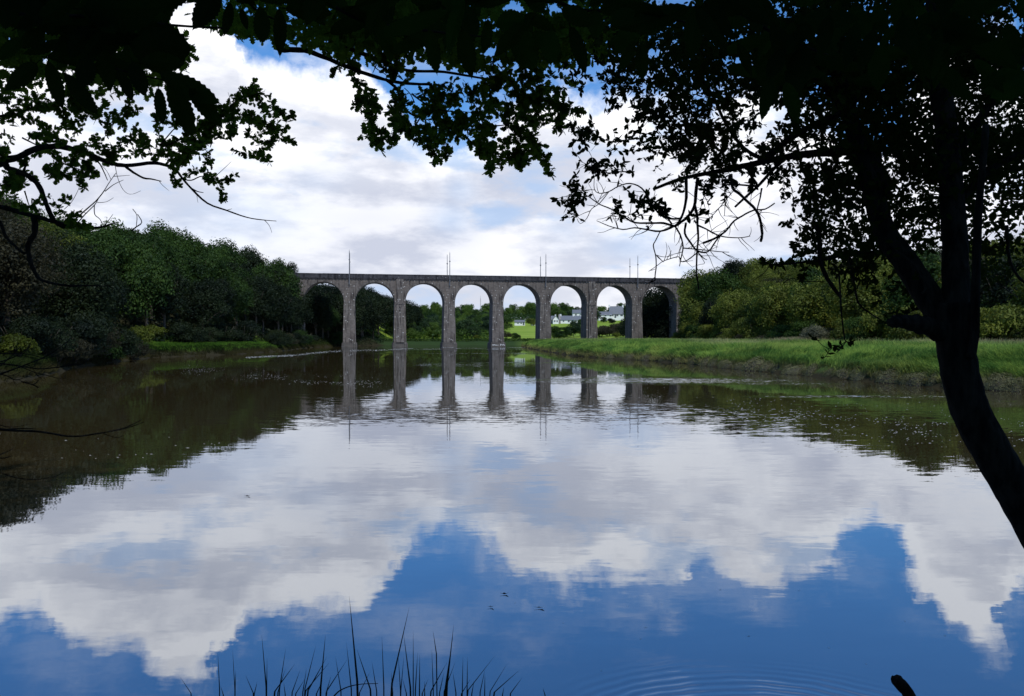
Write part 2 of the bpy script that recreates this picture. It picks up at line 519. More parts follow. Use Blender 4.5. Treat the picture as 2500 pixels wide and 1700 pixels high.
def water_mat():
    m, t = new_mat('water')
    geo = t.new('ShaderNodeNewGeometry')
    pos = geo.outputs['Position']
    x, y, z = t.sep(pos)
    # wind-ruffled lanes and calm water between them
    dist = t.m('SQRT', t.add(t.mul(x, x), t.mul(y, y)))
    big = t.noise(t.vm('MULTIPLY', pos, (0.022, 0.06, 1.0)), 1.0, 3, 0.5)
    calm = t.ss(big, 0.42, 0.66, 0.0, 1.0)
    wav = t.noise(t.vm('MULTIPLY', pos, (1.3, 4.2, 1.0)), 1.0, 5, 0.62, out=1)
    wav2 = t.noise(t.vm('MULTIPLY', pos, (5.0, 13.0, 1.0)), 1.0, 2, 0.6, out=1)
    wx, wy, wz = t.sep(wav)
    vx, vy, vz = t.sep(wav2)
    # lanes of ripples seen in the picture (world metres)
    lane = None
    for cx_, cy_, rx_, ry_, s_ in ((-33, 103, 4, 3, .8), (-31, 116, 5, 4, 1.0), (-27, 130, 6, 4, 1.1), (-23, 142, 6, 4, 1.1), (-17, 155, 6, 5, 1.1), (-11, 167, 7, 5, 1.0), (2.0, 176, 9, 4, 1.1), (-3, 150, 6, 3, .5),
                                   (8.5, 41.0, 6.5, 2.6, 1.5), (14, 38.0, 4.0, 1.0, 1.0), (14.2, 29.8, 3.8, .7, 1.5), (18, 27.5, 2.5, .5, 1.1), (-3.0, 112, 16, 5, .35), (4, 70, 10, 2.5, .3),
                                   (-26, 71, 5, .8, .5), (-16, 66, 18, 6, .22), (9, 23, 16, 4, .16)):
        b = t.mul(t.blob(x, y, cx_, cy_, rx_, ry_), s_)
        lane = b if lane is None else t.m('MAXIMUM', lane, b)
    brk = t.noise(t.vm('MULTIPLY', pos, (0.25, 0.9, 1.0)), 1.0, 5, 0.6)
    lane = t.mul(lane, t.ss(brk, 0.34, 0.50))
    nearf = t.ss(dist, 4.0, 60.0, 1.0, 0.30)
    a1 = t.add(t.mul(t.add(t.mul(calm, 0.034), 0.020), nearf), t.mul(lane, 0.26))
    a2 = t.add(t.mul(t.add(t.mul(calm, 0.026), 0.006), nearf), t.mul(lane, 0.34))
    nxs = t.add(t.mul(t.sub(wx, 0.5), t.mul(a1, 0.5)), t.mul(t.sub(vx, 0.5), t.mul(a2, 0.4)))
    nys = t.add(t.mul(t.sub(wy, 0.5), a1), t.mul(t.sub(vy, 0.5), a2))
    # rings spreading from something that touched the surface, close to the bank
    rx = t.sub(x, 1.38); ry = t.sub(y, 3.85)
    rr = t.m('SQRT', t.add(t.mul(rx, rx), t.mul(ry, ry)))
    wv = t.m('SINE', t.mul(t.add(rr, t.mul(t.noise(pos, 1.7, 3, 0.5), 0.15)), 2 * math.pi / 0.088))
    fall = t.mul(t.mul(t.ss(rr, 0.55, 0.95), t.ss(rr, 1.15, 1.75, 1.0, 0.0)), t.ss(t.noise(pos, 1.1, 3, 0.5), 0.30, 0.60))
    amp = t.mul(t.mul(wv, fall), 0.050)
    irr = t.m('DIVIDE', amp, t.m('MAXIMUM', rr, 0.05))
    nxs = t.add(nxs, t.mul(rx, irr)); nys = t.add(nys, t.mul(ry, irr))
    nrm = t.vm('NORMALIZE', t.comb(nxs, nys, 1.0))
    gl = t.new('ShaderNodeBsdfGlossy')
    gl.inputs['Roughness'].default_value = 0.012
    gl.inputs['Color'].default_value = (0.90, 0.94, 1.0, 1)
    t.put(gl.inputs['Normal'], nrm)
    df = t.new('ShaderNodeBsdfDiffuse')
    mudn = t.noise(t.vm('MULTIPLY', pos, (0.03, 0.03, 1.0)), 1.0, 3, 0.5)
    t.put(df.inputs['Color'], t.mix(mudn, (0.040, 0.029, 0.012), (0.064, 0.048, 0.018)))
    lw = t.new('ShaderNodeLayerWeight')
    lw.inputs['Blend'].default_value = 0.5
    # facing = 1 - cos(angle); reflectance climbs towards grazing view
    fr = t.m('POWER', lw.outputs['Facing'], 6.0)
    fac = t.add(0.43, t.mul(fr, 0.43))
    mx = t.new('ShaderNodeMixShader')
    t.put(mx.inputs[0], fac)
    t.t.links.new(df.outputs[0], mx.inputs[1]); t.t.links.new(gl.outputs[0], mx.inputs[2])
    t.t.links.new(mx.outputs[0], t.out.inputs[0])
    return m


M['water'] = water_mat()
tag(obj('water', mesh_from('water', [(-700, -60, 0), (700, -60, 0), (700, 245, 0), (-700, 245, 0)], [(0, 1, 2, 3)], M['water'])), kind='structure')

# ------------------------------------------------------------------ viaduct
def stone_mat(name, c1, c2, c3, lichen=0.5, speck=0.62):
    """rubble granite in courses, streaked by damp, with pale lichen spots"""
    m, t = new_mat(name)
    tcx = t.new('ShaderNodeTexCoord').outputs['Object']
    x, y, z = t.sep(tcx)
    v = t.comb(t.add(x, y), z, 0.0)
    br = t.new('ShaderNodeTexBrick')
    t.put(br.inputs['Vector'], v)
    br.inputs['Scale'].default_value = 1.0
    br.inputs['Brick Width'].default_value = 0.62
    br.inputs['Row Height'].default_value = 0.30
    br.inputs['Mortar Size'].default_value = 0.018
    br.inputs['Color1'].default_value = (0.35, 0.35, 0.35, 1)
    br.inputs['Color2'].default_value = (1, 1, 1, 1)
    br.inputs['Mortar'].default_value = (0.55, 0.55, 0.55, 1)
    br.offset_frequency = 2
    n = t.noise(tcx, 0.5, 5, 0.6)
    st = t.noise(t.vm('MULTIPLY', tcx, (2.6, 2.6, 0.22)), 1.0, 4, 0.6)
    bc = t.sep(br.outputs['Color'])[0]
    c = t.mix(t.ss(n, 0.3, 0.7), c1, c2)
    c = t.mix(t.mul(t.mul(bc, bc), 0.62), c, c3)
    lime = t.noise(t.vm('ADD', t.vm('MULTIPLY', tcx, (3.4, 3.4, 0.16)), (7.0, 3.0, 1.0)), 1.0, 5, 0.65)
    c = t.mix(t.mul(t.ss(lime, 0.60, 0.72), lichen * 0.55), c, (0.36, 0.34, 0.30))
    c = t.mix(t.ss(st, 0.50, 0.66), c, (c1[0] * 0.40, c1[1] * 0.38, c1[2] * 0.40))
    vo = t.new('ShaderNodeTexVoronoi', feature='F1')
    t.put(vo.inputs['Vector'], t.vm('MULTIPLY', tcx, (1, 1, 0.7)))
    vo.inputs['Scale'].default_value = 2.6
    big = t.noise(tcx, 0.22, 3, 0.5)
    rnd = t.sep(vo.outputs['Color'])[0]
    spot = t.mul(t.ss(vo.outputs['Distance'], 0.10, 0.30, 1.0, 0.0), t.m('GREATER_THAN', t.add(rnd, t.mul(t.sub(big, 0.5), 1.4)), speck))
    c = t.mix(t.mul(spot, lichen), c, (0.62, 0.61, 0.58))
    b = t.new('ShaderNodeBsdfPrincipled')
    t.put(b.inputs['Base Color'], c)
    b.inputs['Roughness'].default_value = 0.93
    bn = t.new('ShaderNodeBump')
    bn.inputs['Strength'].default_value = 0.7
    bn.inputs['Distance'].default_value = 0.05
    t.put(bn.inputs['Height'], t.add(bc, t.mul(n, 0.5)))
    t.t.links.new(bn.outputs[0], b.inputs['Normal'])
    t.t.links.new(b.outputs[0], t.out.inputs[0])
    return m


M['stone'] = stone_mat('viaduct_stone', (0.079, 0.065, 0.056), (0.132, 0.107, 0.090), (0.180, 0.157, 0.137), 0.8, 0.86)
M['stone_pier'] = stone_mat('pier_stone', (0.070, 0.059, 0.051), (0.121, 0.101, 0.086), (0.183, 0.162, 0.143), 0.9, 0.68)
M['stone_dark'] = stone_mat('parapet_stone', (0.020, 0.020, 0.025), (0.044, 0.042, 0.047), (0.07, 0.066, 0.068), 0.3, 0.93)
M['stone_wet'] = stone_mat('plinth_stone', (0.045, 0.040, 0.036), (0.09, 0.078, 0.066), (0.11, 0.10, 0.09), 0.4, 0.9)
M['steel'] = plain('galvanised_steel', (0.10, 0.105, 0.115), (0.17, 0.175, 0.185), 3, 0.6)
M['white'] = plain('white_marks', (0.7, 0.7, 0.68), (0.8, 0.8, 0.78), 3, 0.8)

TH = math.radians(10.5)
L, RAD, ZS, ZT, WD = 11.8, 4.6, 10.7, 16.15, 5.0
via = empty('viaduct', (-38.2, 187.0, 0))
via.rotation_euler = (0, 0, TH)
tag(via, 'long grey stone railway viaduct with eight round arches crossing the river', 'viaduct')
HWD = (L - 2 * RAD) / 2
for k in range(-1, 8):
    mb = MB()
    wide = k in (1, 5)
    mb.taper(-HWD - .20, HWD + .20, -.28, WD + .28, -1.2, -HWD, HWD, 0, WD, ZS)
    zb = ZS
    pr = obj('pier', mb.mesh('pier', M['stone_pier']), via, (k * L, 0, 0))
    tag(pr, {1: 'pier with a raised pilaster strip, standing in the water', 3: 'pier with white painted marks on its foot'}.get(k))
    pm = MB()
    pm.taper(-HWD - .52, HWD + .52, -.62, WD + .62, -1.3, -HWD - .44, HWD + .44, -.54, WD + .54, .92)
    pm.taper(-HWD - .43, HWD + .43, -.53, WD + .53, .92, -HWD - .25, HWD + .25, -.33, WD + .33, 1.12)
    pm.build('plinth', M['stone_wet'], pr)
    if wide:
        pl = MB()
        for y0, y1, y2, y3 in ((-.78, -.20, -.46, .0), (WD + .2, WD + .78, WD - .0, WD + .46)):
            pl.taper(-.95, .95, y0, y1, 1.1, -.86, .86, y2, y3, 10.2)
            pl.box(-.98, .98, min(y2, y3) - .14 if y0 < 0 else WD - .1, .1 if y0 < 0 else max(y2, y3) + .14, 10.2, 10.5)
            pl.box(-.80, .80, -.34 if y0 < 0 else WD - .1, .1 if y0 < 0 else WD + .34, 10.5, ZT - .01)
        pl.build('pilaster', M['stone_pier'], pr)
    if k == 3:
        wm = MB()
        for (a, b, ww, hh) in ((-1.45, .38, .16, .16), (-1.15, .30, .10, .34), (-1.02, .47, .22, .09), (-.72, .34, .14, .16), (-.42, .33, .12, .16),
                               (-.12, .36, .14, .12), (.55, .28, .10, .42), (.66, .55, .22, .10), (1.05, .33, .12, .22), (1.2, .5, .16, .12), (1.45, .30, .12, .2)):
            wm.box(a - ww / 2, a + ww / 2, -.66, -.57, b, b + hh)
        wm.build('painted_marks', M['white'], pr)

NS = 22
for k in range(-1, 7):
    # spandrel wall and barrel of one bay
    arc = [(L / 2 - RAD * math.cos(math.pi * i / NS), ZS + RAD * math.sin(math.pi * i / NS)) for i in range(NS + 1)]
    low = [(0.0, ZS)] + arc + [(L, ZS)]
    v, f = [], []
    for (yy, fl) in ((0.0, 1), (WD, -1)):
        n0 = len(v)
        for (x, z) in low: v += [(x, yy, z), (x, yy, ZT)]
        for i in range(len(low) - 1):
            a = n0 + 2 * i
            if abs(low[i][0] - low[i + 1][0]) < 1e-6: continue
            f.append((a, a + 2, a + 3, a + 1)[::fl])
    n1 = 2 * len(low)
    for i in range(1, len(low) - 2):
        a, b = 2 * i, 2 * (i + 1)
        f.append((a, n1 + a, n1 + b, b))
    f.append((1, 2 * len(low) - 1, n1 + 2 * len(low) - 1, n1 + 1))
    ar = obj('arch', mesh_from('arch', v, f, M['stone']), via, (k * L, 0, 0))
    for y0, y1 in ((-.05, .12), (WD - .12, WD + .05)):
        ring = MB()
        for i in range(NS):
            t0, t1 = math.pi * i / NS, math.pi * (i + 1) / NS
            g = 0.006
            def pt(r, t): return (L / 2 - r * math.cos(t), ZS + r * math.sin(t))
            j = 0.03 * ((i * 7) % 3 - 1)
            c4 = [pt(RAD - .005, t0 + g), pt(RAD - .005, t1 - g), pt(RAD + .52 + j, t1 - g), pt(RAD + .52 + j, t0 + g)]
            ring.addm([(x, y0 - j * .2, z) for x, z in c4] + [(x, y1, z) for x, z in c4], [(0, 3, 2, 1), (4, 5, 6, 7), (0, 1, 5, 4), (1, 2, 6, 5), (2, 3, 7, 6), (3, 0, 4, 7)])
        ring.build('arch_ring', M['stone_pier'], ar)

EX0, EX1 = -3.2 * L, 8.6 * L
for (y0, y1) in ((-.30, .25), (WD - .25, WD + .30)):
    mb = MB(); mb.box(EX0, EX1, y0, y1, ZT, ZT + .24)
    cn = mb.build('cornice', M['stone_dark'], via)
    mb = MB()
    x = EX0
    while x < EX1 - .4:
        mb.box(x, x + .28, y0 + .06 if y0 < 0 else y1 - .36, y0 + .36 if y0 < 0 else y1 - .06, ZT - .26, ZT - .003)
        x += .75
    tag(mb.build('corbels', M['stone_dark'], cn), kind='stuff')
    mb = MB()
    ya, yc = (y0 + .10, y1 - .05) if y0 < 0 else (y0 + .05, y1 - .10)
    mb.box(EX0, EX1, ya, yc, ZT + .24, ZT + .92)
    pp = mb.build('parapet', M['stone_dark'], via)
    mb = MB()
    x = EX0
    while x < EX1 - 1:
        mb.box(x, x + 1.96, ya - .07, yc + .07, ZT + .92, ZT + 1.10 + random.uniform(-.012, .012))
        x += 1.98
    tag(mb.build('coping', M['stone_dark'], pp), kind='stuff')
mb = MB(); mb.box(EX0, EX1, .25, WD - .25, ZT + .004, ZT + .2); mb.build('deck', M['stone_dark'], via)
for (a, b) in ((EX0, -L), (7 * L, EX1)):
    mb = MB()
    n = max(1, int((b - a) / 3))
    if a < 0: mb.box(a, b - HWD - .05, .002, WD - .002, 3.0, ZT - .002); mb.box(b - HWD - .05, b, .002, WD - .002, ZS, ZT - .002)
    else: mb.box(a + HWD + .05, b, .002, WD - .002, 3.0, ZT - .002); mb.box(a, a + HWD + .05, .002, WD - .002, ZS, ZT - .002)
    mb.build('abutment', M['stone'], via)

def via_pt(s, t, z):
    return (-38.2 + s * math.cos(TH) - t * math.sin(TH), 187 + s * math.sin(TH) + t * math.cos(TH), z)

names = {0: 'first pier from the left', 2: 'third pier from the left', 4: 'fifth pier from the left', 6: 'seventh pier from the left'}
for k in (0, 2, 4, 6):
    for side in (0, 1):
        if k == 0 and side == 1: lab = 'grey mast behind the far parapet near the first pier from the left'
        elif side == 0: lab = 'slender grey mast on the near face over the ' + names[k]
        else: lab = 'grey mast behind the far parapet near the ' + names[k]
        t_ = -.52 if side == 0 else WD + .52
        r = empty('railway_mast', via_pt(k * L, t_, 0)); r.rotation_euler = (0, 0, TH)
        tag(r, lab, 'mast', 'thin masts along the viaduct')
        pm = MB(); pm.tube([(0, 0, 14.7), (0, 0, 18.5), (0, 0, 22.6)], [.105, .085, .06], 8, 1)
        pm.build('pole', M['steel'], r)
        bm_ = MB()
        s_ = 1 if side == 0 else -1
        for z in (14.9, 15.8, 16.5):
            bm_.box(-.12, .12, min(0, s_ * (.24 if z > 16.2 else .50)), max(0, s_ * (.24 if z > 16.2 else .50)), z, z + .10)
        bm_.build('bracket', M['steel'], r)
        cm = MB(); cm.box(-.16, .16, -.12, .12, 20.4, 20.62); cm.tube([(0, 0, 22.6), (0, 0, 22.85)], [.03, .02], 6, 1)
        cm.build('insulator', M['steel'], r)

# ------------------------------------------------------------------ trees on the slopes
def quads_from(cen, nrm, size, aspect=0.6):
    n = len(cen)
    r = rng.normal(size=(n, 3))
    a = np.cross(nrm, r); a /= np.linalg.norm(a, axis=1, keepdims=True) + 1e-9
    b = np.cross(nrm, a); b /= np.linalg.norm(b, axis=1, keepdims=True) + 1e-9
    s = size[:, None]
    bend = nrm * s * 0.25
    v = np.stack([cen - a * s - bend, cen - b * s * aspect, cen + a * s - bend, cen + b * s * aspect], 1).reshape(-1, 3)
    f = np.arange(4 * n).reshape(-1, 4)
    return v, f


def crown_pts(n, rx, rz, zc, lobes, flat=0.0, lobe_r=(0.30, 0.52), skirt=False):
    c = rng.normal(size=(lobes, 3)); c /= np.linalg.norm(c, axis=1, keepdims=True)
    c *= rng.uniform(0.35, 0.80, (lobes, 1))
    c[:, 2] = c[:, 2] * (1 - flat) + flat * 0.1
    lr = rng.uniform(lobe_r[0], lobe_r[1], lobes)
    w_ = lr ** 2; w_ /= w_.sum()
    k = rng.choice(lobes, n, p=w_)
    d = rng.normal(size=(n, 3)); d /= np.linalg.norm(d, axis=1, keepdims=True)
    low = d[:, 2] < -0.35
    d[low, 2] *= -1
    rad = lr[k] * (1 - 0.45 * rng.random(n) ** 2.2)
    p = c[k] + d * rad[:, None] * (1 + 0.10 * rng.normal(size=(n, 1)))
    nrm = d + 0.55 * rng.normal(size=(n, 3))
    nrm /= np.linalg.norm(nrm, axis=1, keepdims=True)
    p = p * np.array([rx, rx, rz]) + np.array([0, 0, zc])
    if skirt:
        p[:, 2] = np.maximum(p[:, 2], 0.02 + 0.2 * rng.random(n))
    return p, nrm


def trunk_mesh(h, r, spread, mat, limbs=5, lean=0.0):
    mb = MB()
    top = (random.uniform(-.3, .3) + lean, random.uniform(-.3, .3), h * .8)
    mid = (random.uniform(-.15, .15) + lean * .4, random.uniform(-.15, .15), h * .4)
    mb.tube([(0, 0, -.5), (0.02, 0, 0), mid, top], [r * 1.5, r * 1.15, r * .75, r * .2], 7, 3, .06)
    for i in range(limbs):
        a = 2 * math.pi * (i + random.random() * .6) / limbs
        z0 = h * random.uniform(.28, .5)
        e = spread * random.uniform(.55, .85)
        mb.tube([(mid[0] * .8, mid[1] * .8, z0), (math.cos(a) * e * .5, math.sin(a) * e * .5, z0 + h * .14), (math.cos(a) * e, math.sin(a) * e, z0 + h * random.uniform(.2, .38))],
                [r * .45, r * .28, r * .08], 5, 2)
    return mb.mesh('trunk', mat, True)


def make_tree(name, h, rx, n, leaf, mat, lobes=26, base=0.28, flat=0.0, trunk_mat='bark', lobe_r=(0.30, 0.50)):
    r = empty(name, (0, -200, 0))
    z0 = h * base
    rz = (h - z0) / 2
    p, nr = crown_pts(n, rx, rz, z0 + rz, lobes, flat, lobe_r)
    v, f = quads_from(p, nr, leaf * rng.uniform(.6, 1.4, n))
    obj('trunk', trunk_mesh(h, 0.018 * h + .03, rx, M[trunk_mat]), r)
    obj('crown', mesh_from('crown', v, f, M[mat]), r)
    return r


def make_bush(name, h, rx, n, leaf, mat, lobes=14):
    r = empty(name, (0, -200, 0))
    p, nr = crown_pts(n, rx, h * .52, h * .46, lobes, 0.1, (0.35, 0.55), True)
    v, f = quads_from(p, nr, leaf * rng.uniform(.6, 1.4, n))
    mb = MB()
    for i in range(5):
        a = i * 1.3
        mb.tube([(0, 0, -.3), (math.cos(a) * rx * .3, math.sin(a) * rx * .3, h * .4), (math.cos(a) * rx * .55, math.sin(a) * rx * .55, h * .75)], [.06, .04, .015], 5, 2)
    obj('stems', mb.mesh('stems', M['bark'], True), r)
    obj('crown', mesh_from('crown', v, f, M[mat]), r)
    return r


protos = {
    'dark': [make_tree('dark_tree', 10, 3.9, 11000, .15, 'wood_dark', 34, .12), make_tree('dark_tree', 11, 3.6, 11000, .15, 'wood_dark', 30, .15)],
    'green': [make_tree('green_tree', 10, 4.0, 11000, .15, 'wood_green', 34, .14), make_tree('green_tree', 9, 3.4, 9000, .15, 'wood_green', 24, .14)],
    'olive': [make_tree('olive_green_tree', 9, 3.9, 11000, .145, 'wood_olive', 36, .10), make_tree('olive_green_tree', 8, 3.6, 10500, .14, 'wood_olive', 30, .08)],
    'brown': [make_tree('brown_green_tree', 9, 3.6, 9500, .13, 'wood_brown', 28, .14)],
    'open': [make_tree('crest_tree', 11, 3.8, 3600, .16, 'wood_green', 34, .38, 0.0, 'bark', (.14, .26))],
    'fine': [make_tree('bankside_tree', 10, 4.0, 16000, .115, 'wood_brown', 44, .10), make_tree('bankside_tree', 10, 3.8, 16000, .12, 'wood_dark', 40, .10),
             make_tree('bankside_tree', 9, 3.7, 15000, .12, 'wood_olive', 40, .08)],
    'far': [make_tree('far_tree', 9, 4.0, 5200, .21, 'wood_far', 26, .03), make_tree('far_tree', 10, 3.6, 5000, .21, 'wood_far', 22, .05),
            make_tree('far_tree', 8, 4.2, 5200, .21, 'wood_far_dark', 28, .03)],
    'bush_dark': [make_bush('bush', 3.2, 2.6, 8500, .085, 'wood_dark')],
    'bush_green': [make_bush('bush', 3.0, 2.4, 8500, .085, 'wood_green')],
    'bush_olive': [make_bush('bush', 3.2, 2.6, 8500, .085, 'wood_olive')],
    'bush_yellow': [make_bush('bush', 2.6, 1.9, 3400, .12, 'wood_yellow')],
    'bush_grey': [make_bush('bush', 4.2, 2.6, 5200, .11, 'wood_grey')],
    'bush_brown': [make_bush('bush', 2.4, 2.2, 7000, .07, 'wood_brown')],
}
used = set()


def plant(kind, i, x, y, sc, label, group=None, cat='tree', dz=0.0, sz=None, name=None):
    src = protos[kind][i % len(protos[kind])]
    z = float(ground_z(x, y)) - 0.15 + dz
    s3 = (sc, sc, sc * (sz if sz else random.uniform(.88, 1.12)))
    if src.name not in used:
        used.add(src.name); r = src
        r.location = (x, y, z); r.rotation_euler = (0, 0, random.uniform(0, 6.28)); r.scale = s3
    else:
        r = copy_tree(src, (x, y, z), random.uniform(0, 6.28), s3)
    if name: r.name = name
    for key in ('label', 'category', 'group'):
        if key in r: del r[key]
    tag(r, label, cat, group)
    return r


# heights of the tree line along the two crests, from the photograph
CREST_L = ([-400, 0, 107, 258, 355, 462, 538, 592, 645, 699, 720, 760, 900, 1100], [440, 470, 515, 553, 563, 565, 586, 602, 634, 645, 662, 676, 690, 700])
CREST_R = ([1500, 1628, 1678, 1720, 1775, 1880, 2045, 2150, 2370, 2500, 2900], [700, 681, 671, 645, 635, 635, 628, 618, 598, 570, 520])
CREST_B = ([600, 700, 880, 903, 950, 996, 1014, 1043, 1058, 1100], [690, 680, 690, 697, 716, 726, 747, 783, 815, 822])
HT = {'dark': (10, 11), 'green': (10, 9), 'olive': (9, 8), 'brown': (9,), 'open': (11,), 'fine': (10, 10, 9)}


def crest_scale(crest, kind, i, x, y, sc, back):
    px = CX + x / y * F
    top = EYE + (HY - float(np.interp(px, *crest))) / F * y
    h = HT[kind][i % len(HT[kind])] * 1.02
    room = (top - float(ground_z(x, y))) / h
    if back: return min(max(room * random.uniform(.93, 1.03), .45), 1.55)
    return min(sc, room * .97)


# left hill
Y = 40.0
row = 0
while Y < 236:
    for e in (1.5, 7.5, 13.5, 19.5, 26.0, 33.0):
        y = Y + random.uniform(-2.2, 2.2) + (row % 2) * 1.5
        x = float(lfoot(y)) - e + random.uniform(-1.6, 1.6)
        if x < -0.70 * y - 10: continue
        if 181 < y < 197 and x > -54: continue
        u = x / y
        if e < 3: kind = random.choice(['dark', 'dark', 'green', 'dark'])
        elif y < 85: kind = random.choice(['olive', 'brown', 'dark'])
        else: kind = random.choice(['green', 'dark', 'green', 'dark', 'green'])
        if y < 78: kind = 'fine'
        if e > 30 and y > 120 and random.random() < .55: kind = 'open'
        sc = random.uniform(.80, 1.08) * (0.92 if e < 3 else 1.0)
        lab = {'dark': 'dark green tree on the left hillside', 'green': 'mid green tree on the left hillside',
               'olive': 'olive green tree on the left hillside', 'brown': 'brownish green tree on the left hillside', 'fine': 'near tree on the shaded hillside at the left edge',
               'open': 'airy tall tree standing out on the crest of the left hill'}[kind]
        lab = lab.replace('the left hillside', ('the lowest row of' if e < 3 else 'the crest of' if e > 22 else 'the middle slope of') + ' the left hill') if kind not in ('fine', 'open') else lab
        lab += (' near the viaduct' if y > 150 else ' halfway along' if y > 105 else ' at the near end') if kind != 'fine' else (', lowest row' if e < 3 else ', top row' if e > 15 else ', middle row')
        i_ = random.randrange(3)
        sc = crest_scale(CREST_L, kind, i_, x, y, sc, e > 22)
        if sc < .35: continue
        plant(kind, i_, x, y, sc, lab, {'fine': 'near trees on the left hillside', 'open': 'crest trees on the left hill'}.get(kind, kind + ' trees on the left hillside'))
    Y += 6.3 if Y < 120 else 7.2
    row += 1
# left bank beyond the viaduct
for y in (199, 208, 217, 226, 240, 254, 268, 283, 298, 312):
    for e in (1.5, 8.0, 15.0, 23.0):
        x = float(lfoot(y)) - e + random.uniform(-1.5, 1.5)
        y += random.uniform(-2, 2)
        sc = crest_scale(CREST_B, 'dark', 0, x, y, random.uniform(1.2, 1.5), False)
        if sc < .3: continue
        px_ = CX + x / y * F
        plant('dark', 0, x, y, sc, 'dark tree behind the viaduct, ' + ('left of the first arch' if px_ < 740 else 'seen through the first arch' if px_ < 850 else 'seen through the second arch' if px_ < 970 else 'seen through the third arch') + (', close to it' if y < 230 else ', further back'), 'dark trees behind the viaduct on the left')

# right hill
Y = 50.0
row = 0
while Y < 232:
    for e in (0.5, 6.5, 12.5, 19.0, 26.0):
        y = Y + random.uniform(-2.2, 2.2) + (row % 2) * 1.5
        x = float(rfoot(y)) + e + random.uniform(-1.5, 1.5)
        if x > 0.70 * y + 8: continue
        if 186 < y < 204 and x < 46: continue
        if y > 204 and e < 3: kind = 'dark'
        elif e < 3: kind = random.choice(['olive', 'olive', 'green', 'olive', 'green', 'dark'])
        else: kind = random.choice(['olive', 'green', 'olive', 'green', 'olive', 'brown'])
        sc = random.uniform(.72, 1.0)
        if y > 204: kind = 'dark'; sc *= 1.25
        lab = {'dark': 'dark tree on the right hillside', 'green': 'fresh green tree on the right hillside', 'olive': 'olive coloured tree on the right hillside',
               'brown': 'brownish tree on the right hillside'}[kind]
        lab = lab.replace('on the right hillside', ('at the foot' if e < 3 else 'on the crest' if e > 18 else 'half way up') + ' of the right hill') + (' by the last arch' if y > 150 else ' at mid distance' if y > 100 else ' behind the leaning tree')
        i_ = random.randrange(2)
        sc = crest_scale(CREST_R, kind, i_, x, y, sc, e > 18)
        if sc < .35: continue
        plant(kind, i_, x, y, sc, lab, kind + ' trees on the right hillside')
    Y += 6.6 if Y < 120 else 7.4
    row += 1
# shrubs at the foot of the right hill
for i in range(26):
    y = 52 + i * 5.6 + random.uniform(-1, 1)
    x = float(rfoot(y)) - 2.6 + random.uniform(-1.0, .6)
    if x > .68 * y or y > 184: continue
    kind = random.choice(['bush_olive', 'bush_olive', 'bush_green', 'bush_green', 'bush_brown'])
    plant(kind, 0, x, y, random.uniform(.8, 1.25), kind.split('_')[1] + ' shrub where the right hillside meets the marsh' + (' near the last arch' if y > 140 else ' in mid distance' if y > 95 else ' behind the leaning tree'), kind.split('_')[1] + ' shrubs along the marsh edge', 'shrub')


def plant_px(kind, i, px, D, sc, label, **kw):
    return plant(kind, i, (px - CX) / F * D, D, sc, label, **kw)


plant_px('bush_grey', 0, 2030, 80, .95, 'pale grey green willow bush standing at the back of the marsh', cat='bush', name='willow_bush')
plant_px('bush_grey', 0, 1992, 82, .62, 'smaller pale willow bush touching the left side of the bigger one', cat='bush', name='willow_bush')
for (px, D, k, top) in ((640, 172, 'green', 640), (668, 176, 'dark', 652), (690, 178, 'green', 668), (712, 180.5, 'dark', 690), (724, 182, 'dark', 716), (700, 176, 'dark', 722), (655, 182, 'dark', 655)):
    x = (px - CX) / F * D
    sc = (EYE + (HY - top) / F * D - float(ground_z(x, D))) / HT[k][0]
    plant(k, 0, x, D, sc, 'tree growing against the left end of the viaduct', 'trees against the left end of the viaduct')
for (px, D, k, i_, top) in ((1722, 178, 'olive', 0, 668), (1748, 170, 'green', 0, 652), (1710, 172, 'olive', 1, 704), (1692, 176, 'green', 1, 742), (1688, 168, 'olive', 0, 772), (1720, 160, 'olive', 1, 745), (1672, 178, 'green', 1, 786), (1735, 184, 'dark', 0, 666)):
    x = (px - CX) / F * D
    sc = (EYE + (HY - top) / F * D - float(ground_z(x, D))) / HT[k][i_]
    plant(k, i_, x, D, sc, 'tree growing over the right end of the viaduct', 'trees against the right end of the viaduct')
for (px, D, top) in ((1560, 222, 742), (1578, 216, 712), (1600, 220, 690), (1622, 216, 690), (1642, 222, 688), (1662, 214, 688), (1590, 236, 716), (1552, 236, 770), (1612, 210, 752), (1640, 209, 735)):
    x = (px - CX) / F * D
    sc = (EYE + (HY - top) / F * D - float(ground_z(x, D))) / 10.0
    plant('dark', 0, x, D, sc, 'dark tree behind the last arch on the right', 'dark trees behind the last arch')
plant_px('bush_yellow', 0, 1712, 168, 1.3, 'yellow green bush low on the right hillside near the last arch', cat='bush')
plant_px('bush_yellow', 0, 1765, 140, 1.1, 'small yellow green bush right of the brightest one on the right hillside', cat='bush')
plant_px('bush_green', 0, 2105, 76, 1.0, 'dark green bush at the marsh edge left of the leaning trunk', cat='bush')
for i in range(34):
    y = 42 + i * 2.0 if i < 15 else 72 + (i - 15) * 7.6
    x = float(lfoot(y)) + 1.2 + random.uniform(-.8, .6)
    if 182 < y < 196 or 84 < y < 101 or y < 49: continue
    kind = random.choice(['bush_dark', 'bush_dark', 'bush_green', 'bush_brown'])
    plant(kind, 0, x, y, random.uniform(.75, 1.2), kind.split('_')[1] + ' shrub at the foot of the left hillside' + (' near the viaduct' if y > 140 else ' behind the grassy point' if y > 80 else ' by the near water'), kind.split('_')[1] + ' shrubs along the left bank', 'shrub')
plant_px('bush_yellow', 0, 338, 90, .95, 'bright yellow green bush above the grassy point on the left bank', cat='bush')
plant_px('bush_yellow', 0, 372, 99, .9, 'small yellow green bush next to the brighter one on the left bank', cat='bush')
